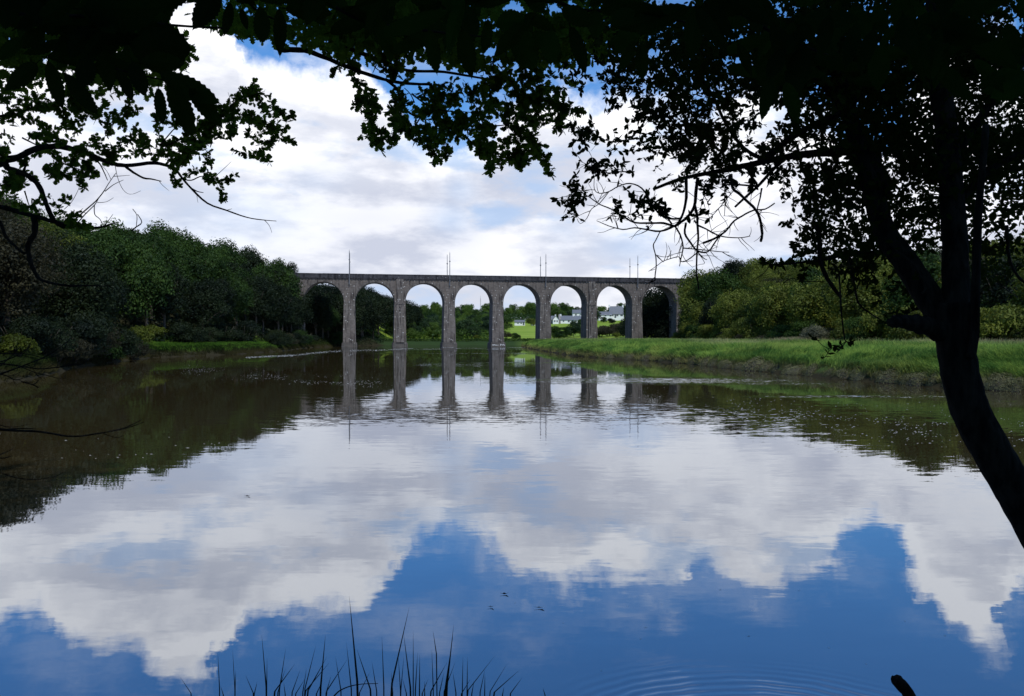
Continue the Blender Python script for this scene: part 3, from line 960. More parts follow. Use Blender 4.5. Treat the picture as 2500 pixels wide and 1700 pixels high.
plant_px('bush_yellow', 0, 38, 45.5, .62, 'bright leafy bush at the left edge of the picture by the water', cat='bush')
for (px, D, k, s) in ((2370, 68, 'bush_olive', 1.1), (2425, 65, 'bush_green', 1.2), (2480, 64, 'bush_olive', 1.15), (2330, 70, 'bush_dark', 1.1)):
    plant_px(k, 0, px, D, s, k.split('_')[1] + ' shrub at the marsh edge right of the leaning trunk', cat='shrub', group='shrubs right of the leaning trunk')
plant_px('bush_green', 0, 108, 55, .8, 'low green bush beside the water at far left', cat='bush')
plant_px('bush_brown', 0, 180, 60.5, .75, 'low straw brown bush drooping to the water on the left bank', cat='bush')
plant_px('bush_brown', 0, 120, 54, .6, 'small brown bush at the left waterline', cat='bush')

# far side, seen through the arches
for D in (253, 258, 268, 282, 298, 318, 340, 365, 392):
    x0, x1 = (-.150 * D, -.028 * D)
    x = x0
    while x < x1:
        if D > 253 or random.random() < .5:
            plant('far', random.randrange(3), x + random.uniform(-1, 1), D + random.uniform(-4, 4), random.uniform(.62, .9) * (.75 if D < 262 else 1), 'sunlit tree in the wood across the river behind the middle arches', 'trees across the river')
        x += 6.5
for D in (440, 462, 488, 515, 545):
    x = -.14 * D
    while x < .165 * D:
        px = CX + x / D * F
        ok = not (1340 < px < 1432 and D < 450) and not (1450 < px < 1535 and D < 490) and not (D < 450 and 1245 < px < 1315)
        if ok:
            plant('far', random.randrange(3), x + random.uniform(-2, 2), D + random.uniform(-6, 6), random.uniform(.75, 1.12), 'tree of the wooded crest behind the white houses', 'trees on the far crest')
        x += 7.6
for (px, D, k, s, lab) in (
        (1236, 262, 'bush_brown', 1.2, 'dark round bush at the left edge of the bright field'), (1260, 260, 'bush_green', .75, 'small round dark bush alone on the bright green field'),
        (1300, 395, 'bush_olive', 1.2, 'round olive tree beside the white shed on the field'), (1226, 330, 'bush_green', 2.0, 'dark green tree behind the fourth pier'),
        (1352, 270, 'bush_green', 1.3, 'light green tree below the long white cottage'), (1366, 262, 'bush_green', .95, 'low green bush below the long white cottage'),
        (1382, 276, 'bush_green', 1.25, 'broad green bush below the right end of the white cottage'), (1418, 280, 'bush_yellow', 1.5, 'yellow green bush beside the sixth pier'),
        (1466, 272, 'bush_brown', 1.9, 'grey brown bush right of the sixth pier'), (1484, 280, 'bush_brown', 2.3, 'tall grey brown bush in the middle of the seventh arch'),
        (1504, 265, 'bush_yellow', .8, 'low yellowish bush in the seventh arch'), (1518, 290, 'bush_dark', 2.0, 'dark tree against the seventh pier'),
        (1534, 268, 'bush_dark', 1.8, 'dark bush hard against the seventh pier'), (1120, 254, 'bush_green', .8, 'pale bush at the water edge left of the fourth pier'),
        (1165, 254, 'bush_yellow', .7, 'bright low bush at the far water edge'), (1060, 258, 'bush_yellow', 1.1, 'bright green bush behind the third pier')):
    plant_px(k, 0, px, D, s, lab, cat='bush')
plant_px('bush_green', 0, 1474, 440, 1.0, 'leafy bush in front of the slate roofed wing', cat='bush')
plant_px('bush_dark', 0, 1494, 430, 1.0, 'dark bush below the tall roofed house', cat='bush')
plant_px('bush_green', 0, 1418, 405, 1.1, 'bush beside the right end of the long white cottage', cat='bush')
plant_px('far', 0, 1374, 452, .62, 'green tree rising behind the white cottage', sz=1.0)
t1 = plant_px('far', 2, 1401, 268, .62, 'tall narrow dark tree in front of the white cottage', sz=1.25)
for src in [p for ps in protos.values() for p in ps]:
    if src.name not in used:
        for ch in list(src.children): bpy.data.objects.remove(ch)
        bpy.data.objects.remove(src)


# undergrowth hiding the soil of the slopes
def scatter_patch(name, xs_, ys_, size, mat, lift, up=0.6):
    n = len(xs_)
    z = ground_z(xs_, ys_)
    cen = np.stack([xs_, ys_, z + rng.uniform(0, lift, n)], 1)
    nr = rng.normal(size=(n, 3)); nr[:, 2] = np.abs(nr[:, 2]) + up
    nr /= np.linalg.norm(nr, axis=1, keepdims=True)
    v, f = quads_from(cen, nr, size * rng.uniform(.6, 1.5, n))
    return tag(obj(name, mesh_from(name, v, f, M[mat])), kind='stuff')


n = 26000
yy = 40 + 195 * rng.random(n); ee = rng.uniform(-1.2, 16, n)
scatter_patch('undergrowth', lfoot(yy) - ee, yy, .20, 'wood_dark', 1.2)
yy = 76 + 154 * rng.random(n); ee = rng.uniform(-2.5, 14, n)
scatter_patch('undergrowth', rfoot(yy) + ee, yy, .20, 'wood_olive', 1.3)
n = 22000
xx = rng.uniform(-60, 70, n); yy = 238 + 14 * rng.random(n) ** 1.5 + 2 * np.sin(xx * .05)
scatter_patch('bank_vegetation', xx, yy, .16, 'wood_green', .7)
n = 16000
yy = rng.uniform(436, 570, n); xx = yy * rng.uniform(-.15, .17, n)
pxx = CX + xx / yy * F
ok = ~((pxx > 1325) & (pxx < 1440) & (yy < 468)) & ~((pxx > 1440) & (pxx < 1540) & (yy < 500))
scatter_patch('far_thicket', xx[ok], yy[ok], .5, 'wood_far_dark', 4.5, .1)
n = 16000
yy = rng.uniform(253, 400, n); xx = yy * rng.uniform(-.16, -.028, n)
scatter_patch('far_thicket', xx, yy, .34, 'wood_far', 3.2, .1)

# ------------------------------------------------------------------ marsh grass
def grass_mat(name, a, b, straw, dark, foot=(.20, .175, .075)):
    m, t = new_mat(name)
    geo = t.new('ShaderNodeNewGeometry')
    pos = geo.outputs['Position']
    x, y, z = t.sep(pos)
    n = t.noise(t.vm('MULTIPLY', pos, (.8, .42, .9)), 1.0, 5, 0.65)
    n2 = t.noise(t.vm('MULTIPLY', pos, (.11, .07, .2)), 1.0, 3, 0.55)
    c = t.mix(t.ss(n, .32, .66), a, b)
    c = t.mix(t.mul(geo.outputs['Random Per Island'], .35), c, dark)
    n3 = t.noise(t.vm('MULTIPLY', pos, (.30, .18, .3)), 1.0, 3, 0.55)
    c = t.mix(t.mul(t.ss(n3, .50, .68), .55), c, (b[0] * 1.15, b[1] * .92, b[2] * 1.2))
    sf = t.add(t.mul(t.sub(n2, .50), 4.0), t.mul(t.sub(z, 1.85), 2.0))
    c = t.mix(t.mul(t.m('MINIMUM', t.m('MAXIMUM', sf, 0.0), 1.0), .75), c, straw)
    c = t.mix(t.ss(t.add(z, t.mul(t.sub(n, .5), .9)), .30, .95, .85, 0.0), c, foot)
    d = t.new('ShaderNodeBsdfDiffuse'); t.put(d.inputs['Color'], c)
    tr = t.new('ShaderNodeBsdfTranslucent'); t.put(tr.inputs['Color'], c)
    mx = t.new('ShaderNodeMixShader'); mx.inputs[0].default_value = .42
    t.t.links.new(d.outputs[0], mx.inputs[1]); t.t.links.new(tr.outputs[0], mx.inputs[2])
    t.t.links.new(mx.outputs[0], t.out.inputs[0])
    return m


M['grass'] = grass_mat('marsh_grass', (.085, .200, .040), (.290, .420, .080), (.48, .42, .22), (.055, .125, .030))
M['sedge'] = grass_mat('bank_sedge', (.018, .034, .010), (.040, .060, .016), (.06, .06, .03), (.012, .022, .008), (.050, .044, .020))
M['grass2'] = grass_mat('bank_grass', (.065, .16, .02), (.13, .25, .03), (.15, .20, .05), (.03, .07, .02), (.09, .085, .036))


def blades(name, X, Yv, h, wdt, mat, lean=0.5, base=None):
    n = len(X)
    z0 = ground_z(X, Yv) - .03 if base is None else base
    ang = 2.2 * np.sin(X * .35 + Yv * .12) + 1.5 * np.cos(Yv * .22 - X * .2) + rng.normal(size=n) * .8
    ln = np.abs(rng.normal(lean, .28, n)) * h
    dx, dy = np.cos(ang) * ln, np.sin(ang) * ln
    face = rng.uniform(-.9, .9, n)
    wx, wy = np.cos(face) * wdt / 2, np.sin(face) * wdt / 2
    b0 = np.stack([X - wx, Yv - wy, z0], 1); b1 = np.stack([X + wx, Yv + wy, z0], 1)
    m0 = np.stack([X - wx * .8 + dx * .35, Yv - wy * .8 + dy * .35, z0 + h * .62], 1)
    m1 = np.stack([X + wx * .8 + dx * .35, Yv + wy * .8 + dy * .35, z0 + h * .62], 1)
    tp = np.stack([X + dx, Yv + dy, z0 + h * np.clip(1 - (ln / h) ** 2 * .25, .55, 1)], 1)
    v = np.stack([b0, b1, m0, m1, tp], 1).reshape(-1, 3)
    k = np.arange(n)[:, None] * 5
    f = np.concatenate([k + [0, 1, 3], k + [0, 3, 2], k + [2, 3, 4]], 1).reshape(-1, 3)
    return tag(obj(name, mesh_from(name, v, f, M[mat])), kind='stuff')


n = 150000
yy = 27 + (205 - 27) * rng.random(n) ** 2.1
rb = np.interp(yy, RBY, RBX)
wd_ = np.minimum(rfoot(yy), .68 * yy + 2) - rb
tt = rng.random(n) ** 1.35
xx = rb + .35 + tt * np.maximum(wd_ + 1.0, 1)
ok = (xx < .69 * yy + 1) & (water_d(xx, yy) < -0.2)
xx, yy = xx[ok], yy[ok]
e = xx - np.interp(yy, RBY, RBX)
hh = (.30 + .42 * sstep(e, .6, 3.0)) * (.75 + .35 * rng.random(len(xx))) * (1 + .22 * wob(xx, yy, .35, 1)) * (1 + .28 * wob(xx, yy, 1.3, 5))
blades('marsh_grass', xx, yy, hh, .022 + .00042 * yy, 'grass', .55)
n = 90000
yy = 28 + (203 - 28) * rng.random(n) ** 2.3
xx = np.interp(yy, RBY, RBX) - .15 + 2.1 * rng.random(n)
ok = ground_z(xx, yy) > -.12
xx, yy = xx[ok], yy[ok]
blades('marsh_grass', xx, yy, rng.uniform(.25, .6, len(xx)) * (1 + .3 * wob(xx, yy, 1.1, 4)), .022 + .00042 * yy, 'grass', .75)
# taller straw-coloured patch at the back of the marsh
n = 5000
a = rng.normal(size=(n, 2))
cx_ = (1955 - CX) / F * 84
M['straw'] = grass_mat('straw_grass', (.25, .24, .11), (.33, .29, .15), (.40, .34, .20), (.16, .16, .07))
blades('tall_straw_grass', cx_ + a[:, 0] * 2.6, 84 + a[:, 1] * 2.2, rng.uniform(.7, 1.15, n) * np.exp(-(a[:, 0] / 2.2) ** 2), np.full(n, .045), 'straw', .35)
n = 9000
yy = rng.uniform(52, 64, n); xx = .60 * yy + rng.uniform(-5, 8, n)
blades('tall_straw_grass', xx, yy, rng.uniform(.6, .95, n), np.full(n, .035), 'straw', .4)
# grassy point on the left bank
n = 26000
yy = rng.uniform(72, 135, n); lb = np.interp(yy, LBY, LBX); xx = lb - .35 - rng.random(n) ** 1.2 * np.maximum(lb - lfoot(yy) + 1.5, 1.5)
blades('bank_grass', xx, yy, rng.uniform(.25, .55, n), .02 + .0005 * yy, 'grass2', .5)
n = 16000
yy = rng.uniform(40, 215, n); lb = np.interp(yy, LBY, LBX); xx = lb - .3 - rng.random(n) * 3
ok = ((yy < 72) | (yy > 135))
blades('bank_sedge', xx[ok], yy[ok], rng.uniform(.25, .55, ok.sum()), .02 + .0005 * yy[ok], 'sedge', .5)
n = 26000
yy = 40 + 175 * rng.random(n) ** 1.5; lb = np.interp(yy, LBY, LBX); xx = lb + .25 - rng.random(n) * 1.8
ok = ground_z(xx, yy) > -.1
blades('bank_sedge', xx[ok], yy[ok], rng.uniform(.3, .6, ok.sum()), .03 + .0005 * yy[ok], 'sedge', .75)

# mounds of salt-marsh shrub along the mud
def mound_mesh(seed, r, hgt):
    rs = np.random.default_rng(seed)
    n = 4200
    d = rs.normal(size=(n, 3)); d[:, 2] = np.abs(d[:, 2]); d /= np.linalg.norm(d, axis=1, keepdims=True)
    bump = 1 + .10 * np.sin(d[:, 0] * 5 + seed) * np.cos(d[:, 1] * 6)
    p = d * np.array([r, r * .8, hgt]) * (bump * rs.uniform(.88, 1.04, n))[:, None]
    nr = d + .5 * rs.normal(size=(n, 3)); nr /= np.linalg.norm(nr, axis=1, keepdims=True)
    return quads_from(p, nr, .026 * rs.uniform(.6, 1.5, n))


def dome_mesh(r, hgt):
    v, f = [], []
    for i in range(6):
        t = i / 6 * math.pi / 2
        for k in range(14):
            a = 2 * math.pi * k / 14
            v.append((math.cos(a) * r * .9 * math.cos(t), math.sin(a) * r * .72 * math.cos(t), hgt * .9 * math.sin(t) - .1))
    v.append((0, 0, hgt * .9 - .08))
    for i in range(5):
        for k in range(14):
            f.append((i * 14 + k, i * 14 + (k + 1) % 14, (i + 1) * 14 + (k + 1) % 14, (i + 1) * 14 + k))
    for k in range(14): f.append((5 * 14 + k, 5 * 14 + (k + 1) % 14, 84))
    return v, f


M['mound'] = leaf_mat('mound_foliage', (.085, .088, .040), (.20, .195, .095), .1, .4, 2.0)
M['mud'] = plain('mud', (.045, .036, .028), (.09, .072, .055), 8, .7)
mp = []
for s_, (r_, h_) in enumerate(((1.0, .62), (1.25, .55), (.85, .7))):
    t_ = empty('marsh_mound', (0, -200, 0))
    v, f = mound_mesh(s_, r_, h_); obj('foliage', mesh_from('foliage', v, f, M['mound']), t_)
    v, f = dome_mesh(r_, h_); obj('earth', mesh_from('earth', v, f, M['mud']), t_)
    mp.append(t_)
ml = Z([(200, 792, 40), (300, 790, 36), (470, 800, 40), (590, 812, 45), (680, 818, 62), (830, 832, 78), (950, 840, 48), (1060, 850, 78), (1140, 852, 50), (1330, 868, 62), (1430, 878, 62),
        (1600, 888, 80), (1760, 912, 86), (2110, 935, 60), (2230, 945, 84), (2310, 950, 70), (380, 796, 40), (540, 808, 44), (640, 815, 44), (745, 826, 56), (890, 838, 50), (1010, 846, 44), (1250, 860, 46), (1390, 876, 40), (1520, 886, 46), (1690, 902, 60), (1850, 922, 56), (1950, 926, 60), (2040, 932, 60), (2170, 940, 50), (100, 786, 40), (0, 782, 40)], 1500, 550, 2.324)
mlab = {4: 'rounded grey green mound at the mud edge, left of the widest group', 5: 'wide olive mound overhanging the water in the middle of the far bank', 9: 'grey green mound just left of the dark round stump',
        10: 'brownish mound directly under the dark round stump', 11: 'wide low mound just right of the dark round stump', 12: 'long low mound touching the left side of the leaning trunk in the picture',
        14: 'big tangled mound at the waterline right of the leaning trunk', 15: 'mound cut by the right edge of the picture'}
for i, (px, py, wp) in enumerate(ml):
    D0 = EYE * F / (py - HY)
    # slide along the sight line to the real water edge
    best = min(np.arange(D0 * .7, D0 * 1.35, .1), key=lambda D: abs(float(water_d((px - CX) / F * D, D)) + .25))
    D = float(best); x = (px - CX) / F * D
    sc = wp / 2.324 / F * D / (1.0, 1.25, .85)[i % 3] * 1.35
    r = mp[i] if i < 3 else copy_tree(mp[i % 3])
    r.location = (x, D, 0.02); r.scale = (sc, sc, max(sc * .85, .95)); r.rotation_euler = (0, 0, random.uniform(-.5, .5))
    for key in ('label', 'category', 'group'):
        if key in r: del r[key]
    if i in mlab: tag(r, mlab[i], 'mound', 'salt marsh mounds along the right bank')
    else: tag(r, 'small rounded mound of grey green plants at the edge of the mud', 'mound', 'salt marsh mounds along the right bank')

# dark hollow stump on the bank
px, py = Z([(1480, 822)], 1500, 550, 2.324)[0]
D = 46.0
t_ = empty('tree_stump', P(px, py + 9, D)); tag(t_, 'dark round hollow stump lying on the mud between the mounds', 'stump')
mb = MB(); mb.tube([(0, 0, .25), (.1, .7, .35)], [.44, .40], 12, 1, .08, cap=False)
mb.tube([(0, .05, .25), (.1, .7, .35)], [.30, .28], 12, 1, .08, cap=True); mb.build('bark', M['bark'], t_)
mb = MB(); mb.tube([(0, .02, .25), (0, .06, .25)], [.31, .31], 12, 1); mb.build('hollow', M['bark_dark'], t_)  # solid dark disc across the opening, painting the shade inside

# foamy flecks drifting on the water, and flecks painting sparkle at the left
M['pale_fleck'] = plain('pale_fleck', (.55, .55, .52), (.75, .75, .72), 8, .6)
def flecks(name, pts, size):
    v, f = [], []
    for (x, y) in pts:
        s = size * random.uniform(.5, 1.5); a = s * random.uniform(.8, 3.2)
        n0 = len(v)
        for k in range(7):
            t = 2 * math.pi * k / 7; r = random.uniform(.75, 1.2)
            v.append((x + math.cos(t) * a * r, y + math.sin(t) * s * r * .6, .003))
        v.append((x, y, .003 + s * .35))
        for k in range(7): f.append((n0 + k, n0 + (k + 1) % 7, n0 + 7))
    return tag(obj(name, mesh_from(name, v, f, M['pale_fleck'])), kind='stuff')


def wpt(px, py):
    D = EYE * F / (py - HY)
    return ((px - CX) / F * D, D)


pts = []
while len(pts) < 520:
    t = random.random(); px = 1690 + 810 * t
    py = 992 + 62 * t ** .8 + random.gauss(0, 14) * (1 + t)
    if mnoise.noise(Vector((px * .012, py * .09, 3.3))) > .02 and py > 970: pts.append(wpt(px, py))
flecks('foam_sparkle_flecks', pts, .0085)
pts = []
while len(pts) < 460:
    t = random.random(); px = 440 + 500 * t
    py = 900 + 42 * t + random.gauss(0, 7)
    if mnoise.noise(Vector((px * .012, py * .12, 7.3))) > .05: pts.append(wpt(px, py))
flecks('foam_sparkle_flecks', pts, .0095)  # these flecks stand in for sparkles of light on the water
# a long thin line of pale flecks running towards the viaduct
fl = [(455, 886), (509, 879), (640, 871), (717, 868), (769, 862), (818, 858), (859, 856), (924, 855.5), (963, 853), (1053, 849.5), (1110, 848.6)]
pts = []
while len(pts) < 1500:
    px = 600 + 510 * random.random()
    py = float(np.interp(px, [a for a, b in fl], [b for a, b in fl]))
    wid = np.interp(px, [455, 700, 860, 1000, 1110], [1.0, 1.5, 1.7, .8, .5])
    if mnoise.noise(Vector((px * .011, 5.0, 1.0))) > -.12: pts.append(wpt(px, py + random.gauss(0, .75) * wid))
flecks('pale_line', pts, .019)
pts = [wpt(random.uniform(150, 560), random.uniform(1060, 1120)) for _ in range(26)] + [wpt(random.uniform(900, 1650), random.uniform(938, 975)) for _ in range(110)]
flecks('foam_sparkle_flecks', pts, .009)
pts = [wpt(random.uniform(1250, 2450), random.uniform(1440, 1640)) for _ in range(16)]
flecks('floating_specks', pts, .004)

# ------------------------------------------------------------------ houses across the river
M['limewash'] = plain('white_limewash', (.74, .74, .72), (.86, .86, .84), 2, .8)
M['slate'] = plain('slate_roof', (.11, .12, .14), (.19, .20, .22), 5, .6)
M['rubble'] = plain('rubble_stone', (.18, .17, .16), (.30, .28, .26), 3, .9)
M['glass'] = plain('dark_window_glass', (.02, .022, .026), (.04, .042, .05), 1, .2)
M['green_paint'] = plain('painted_door', (.07, .08, .09), (.10, .11, .12), 2, .6)


def house(name, label, px, D, w_, d_, eave, ridge, wall='limewash', chim=((0.0, 1),), wins=(), doors=(), yaw=0.0, cat='house', gable_front=False, stone_gable=None, base_px=None):
    x = (px - CX) / F * D
    zb = float(ground_z(x, D)) if base_px is None else EYE + (HY - base_px) / F * D
    r = empty(name, (x, D, zb)); r.rotation_euler = (0, 0, yaw); tag(r, label, cat)
    h = w_ / 2
    mb = MB()
    if gable_front:
        mb.addm([(-h, 0, -1.5), (h, 0, -1.5), (h, d_, -1.5), (-h, d_, -1.5), (-h, 0, eave), (h, 0, eave), (h, d_, eave), (-h, d_, eave), (0, 0, ridge), (0, d_, ridge)],
                [(0, 1, 5, 8, 4), (2, 3, 7, 9, 6), (1, 2, 6, 5), (3, 0, 4, 7)])
    else:
        mb.addm([(-h, 0, -1.5), (h, 0, -1.5), (h, d_, -1.5), (-h, d_, -1.5), (-h, 0, eave), (h, 0, eave), (h, d_, eave), (-h, d_, eave), (-h, d_ / 2, ridge), (h, d_ / 2, ridge)],
                [(0, 1, 5, 4), (2, 3, 7, 6), (1, 2, 6, 9, 5), (3, 0, 4, 8, 7)])
    mb.build('wall', M[wall], r)
    rf = MB()
    o_ = .3; th = .18
    if gable_front:
        for s in (-1, 1):
            rf.addm([(s * (h + o_), -o_, eave - .2), (0, -o_, ridge + .05), (0, d_ + o_, ridge + .05), (s * (h + o_), d_ + o_, eave - .2),
                     (s * (h + o_), -o_, eave - .2 + th), (0, -o_, ridge + .05 + th), (0, d_ + o_, ridge + .05 + th), (s * (h + o_), d_ + o_, eave - .2 + th)],
                    [(0, 1, 2, 3), (4, 7, 6, 5), (0, 4, 5, 1), (2, 6, 7, 3), (0, 3, 7, 4), (1, 5, 6, 2)])
    else:
        for ya in (-o_, d_ + o_):
            rf.addm([(-h - .1, ya, eave - .2), (h + .1, ya, eave - .2), (h + .1, d_ / 2, ridge + .05), (-h - .1, d_ / 2, ridge + .05),
                     (-h - .1, ya, eave - .2 + th), (h + .1, ya, eave - .2 + th), (h + .1, d_ / 2, ridge + .05 + th), (-h - .1, d_ / 2, ridge + .05 + th)],
                    [(0, 1, 2, 3), (4, 7, 6, 5), (0, 4, 5, 1), (2, 6, 7, 3), (0, 3, 7, 4), (1, 5, 6, 2)])
    ro = rf.build('roof', M['slate'], r)
    for (cxx, s) in chim:
        cm = MB(); yc = d_ / 2
        cm.box(cxx - .45 * s, cxx + .45 * s, yc - .4, yc + .4, ridge - .9, ridge + 1.0 * s); cm.box(cxx - .52 * s, cxx + .52 * s, yc - .47, yc + .47, ridge + 1.0 * s, ridge + 1.15 * s)
        cm.build('chimney', M[wall], ro)
    if stone_gable is not None:
        sg = MB(); x0 = stone_gable
        sg.addm([(x0 - .5, -.12, -1.5), (x0 + .5, -.12, -1.5), (x0 + .5, d_, -1.5), (x0 - .5, d_, -1.5), (x0 - .5, -.12, eave + .4), (x0 + .5, -.12, eave + .4), (x0 + .5, d_ + .1, eave + .4), (x0 - .5, d_ + .1, eave + .4), (x0 - .5, d_ / 2, ridge + .9), (x0 + .5, d_ / 2, ridge + .9)],
                [(0, 1, 5, 4), (2, 3, 7, 6), (1, 2, 6, 9, 5), (3, 0, 4, 8, 7), (4, 5, 9, 8), (8, 9, 6, 7)])
        sg.build('gable_wall', M['rubble'], r)
    for (xx, zz, ww, hh) in wins:
        fm = MB()
        fm.box(xx - ww / 2 - .08, xx + ww / 2 + .08, -.05, .02, zz - .08, zz + hh + .08)
        fo = fm.build('window', M['limewash'], r)
        pm = MB(); pm.box(xx - ww / 2, xx - .03, -.058, -.051, zz, zz + hh); pm.box(xx + .03, xx + ww / 2, -.058, -.051, zz, zz + hh)
        pm.build('pane', M['glass'], fo)
    for (xx, ww, hh) in doors:
        dm = MB(); dm.box(xx - ww / 2, xx + ww / 2, -.06, .02, 0, hh); dm.build('door', M['green_paint'], r)
    return r


house('cottage', 'long low white cottage with slate roof and stone gable', 1395, 425, 12.0, 5.5, 2.2, 4.3, chim=((-5.6, .9), (1.2, .7), (5.4, .7)),
      wins=((-1.4, 1.0, .9, .9), (2.4, 1.0, .9, .9), (4.6, 1.0, .8, .9), (-4.2, 1.1, .7, .8)), doors=((.6, 1.0, 2.0),), stone_gable=-6.2, base_px=791.5)
house('cottage', 'small white gabled house with grey roof left of the long cottage', 1357, 420, 3.0, 6.5, 2.3, 4.3, chim=((0, .7),), wins=((-.6, 1.1, .8, .9), (.7, 1.1, .7, .9)), gable_front=True, base_px=791.5)
house('outbuilding', 'grey roofed barn end partly behind the fifth pier', 1344, 424, 6.0, 5, 2.4, 4.2, wall='rubble', chim=(), doors=((0, 1.4, 1.9),), base_px=791.5)
house('shed', 'low white shed at the top of the bright field', 1269, 400, 5.2, 3.5, 1.5, 2.4, chim=(), wins=((-.9, .6, .6, .6), (.7, .6, .6, .6)), doors=((1.9, .7, 1.3),), base_px=794, cat='shed')
house('shed', 'tiny white lean-to near the round tree on the field', 1303, 402, 2.6, 2, .8, 1.2, chim=(), doors=((0, .6, .7),), base_px=794.5, cat='shed')
house('house', 'tall slate roofed white house with two end chimneys', 1506, 470, 8.0, 7, 2.2, 6.8, chim=((-4.0, .9), (4.0, .9)), wins=((-2.5, 1.0, 1.1, 1.1), (.3, 1.0, 1.1, 1.1), (2.8, 1.0, 1.4, 1.1)), doors=((-.9, 1.0, 2.0),), base_px=776.5)
house('house_wing', 'lower slate roofed wing left of the tall roofed house', 1478, 468, 8.0, 5.5, 1.7, 3.6, chim=(), wins=((-3, .9, 1.0, 1.0), (0, .9, 1.0, 1.0), (3, .9, 1.0, 1.0)), base_px=776.5)
house('house', 'distant white house with grey roof among the trees above the cottage', 1412, 458, 6.5, 5, 2.2, 4.0, chim=((2.6, .7),), wins=((-1.4, .8, .9, .9), (1.2, .8, .9, .9)), base_px=774)
for (px, lab) in ((1512, 'dormer'),):
    pass
# far aerial mast
t_ = empty('radio_mast', ((1173 - CX) / F * 560, 560, float(ground_z(-22, 560)))); tag(t_, 'thin aerial mast rising above the far trees under the fourth arch', 'mast')
mb = MB()
for k in range(3):
    a = k * 2.094
    mb.tube([(math.cos(a) * .35, math.sin(a) * .35, 0), (math.cos(a) * .2, math.sin(a) * .2, 14.5)], [.09, .07], 4, 1)
mb.build('lattice', M['steel'], t_)
mb = MB(); mb.tube([(0, 0, 14.5), (0, 0, 16.5)], [.09, .05], 5, 1); mb.build('aerial', M['steel'], t_)

# ------------------------------------------------------------------ the trees the photographer stands under
def chestnut_leaf(seed, length=0.16, width=0.058, teeth=11):
    """toothed, pointed leaf with a folded midrib and a drooping tip; base at the origin, tip towards +X"""
    rs = random.Random(seed)
    mid, up, dn = [], [], []
    n = teeth * 2
    droop = rs.uniform(.05, .22); fold = rs.uniform(.12, .35); tw = rs.uniform(-.3, .3)
    for i in range(n + 1):
        t = i / n
        x = length * t
        w_ = width * (math.sin(math.pi * min(t * 1.06 + .015, 1) ** .85)) ** .75 if 0 < t < 1 else 0.0
        if t > .8: w_ *= (1 - t) / .2 * .8 + .2
        saw = 1.0 if i % 2 else .86
        z = -droop * length * t * t
        mid.append((x, 0, z))
        for sgn, lst in ((1, up), (-1, dn)):
            lst.append((x + (.25 * width / teeth if i % 2 else 0) * 2, sgn * w_ * saw, z + fold * w_ + tw * sgn * w_ * t))
    v = mid + up[1:-1] + dn[1:-1]
    f = []
    m0, u0, d0 = 0, n + 1, n + 1 + n - 1
    f.append((0, 1, u0)); f.append((0, d0, 1))
    for i in range(1, n - 1):
        f.append((i, i + 1, u0 + i, u0 + i - 1)); f.append((i, d0 + i - 1, d0 + i, i + 1))
    f.append((n - 1, n, u0 + n - 2)); f.append((n - 1, d0 + n - 2, n))
    # petiole
    k = len(v)
    v += [(-.018, .0012, .002), (-.018, -.0012, .002), (0.004, -.0014, 0), (0.004, .0014, 0), (-.018, 0, .0045), (.004, 0, .003)]
    f += [(k, k + 1, k + 2, k + 3), (k + 1, k + 4, k + 5, k + 2), (k + 4, k, k + 3, k + 5)]
    return v, f


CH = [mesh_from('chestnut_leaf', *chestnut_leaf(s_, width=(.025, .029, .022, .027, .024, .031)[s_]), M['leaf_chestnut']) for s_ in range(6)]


def place_leaf(parent, base, tip, roll=None, name='leaf', me=None, L0=0.16, wscale=1.0):
    base, tip = Vector(base), Vector(tip)
    d = tip - base
    ln = d.length
    xa = d / ln
    # blade roughly faces the camera
    vdir = (base - Vector((0, 0, EYE))).normalized()
    za = vdir - xa * vdir.dot(xa)
    za = za.normalized() if za.length > .05 else xa.orthogonal().normalized()
    ya = za.cross(xa)
    m = Matrix((xa, ya, za)).transposed()
    if roll: m = m @ Matrix.Rotation(roll, 3, 'X')
    o = obj(name, me or random.choice(CH), parent)
    s = ln / L0
    o.matrix_world = Matrix.Translation(base - parent.location) @ m.to_4x4() @ Matrix.Diagonal((s, s * wscale, s, 1))
    return o


def in_poly(x, y, poly):
    c = False
    j = len(poly) - 1
    for i in range(len(poly)):
        if ((poly[i][1] > y) != (poly[j][1] > y)) and (x < (poly[j][0] - poly[i][0]) * (y - poly[i][1]) / (poly[j][1] - poly[i][1]) + poly[i][0]):
            c = not c
        j = i
    return c


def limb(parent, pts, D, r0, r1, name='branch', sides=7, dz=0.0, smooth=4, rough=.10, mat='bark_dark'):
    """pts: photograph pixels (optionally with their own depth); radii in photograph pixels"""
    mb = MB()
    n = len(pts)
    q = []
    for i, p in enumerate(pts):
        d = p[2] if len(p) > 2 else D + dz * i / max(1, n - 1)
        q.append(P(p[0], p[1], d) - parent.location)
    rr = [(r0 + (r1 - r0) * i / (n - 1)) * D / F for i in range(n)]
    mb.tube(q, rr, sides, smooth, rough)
    return obj(name, mb.mesh(name, M[mat], True), parent)


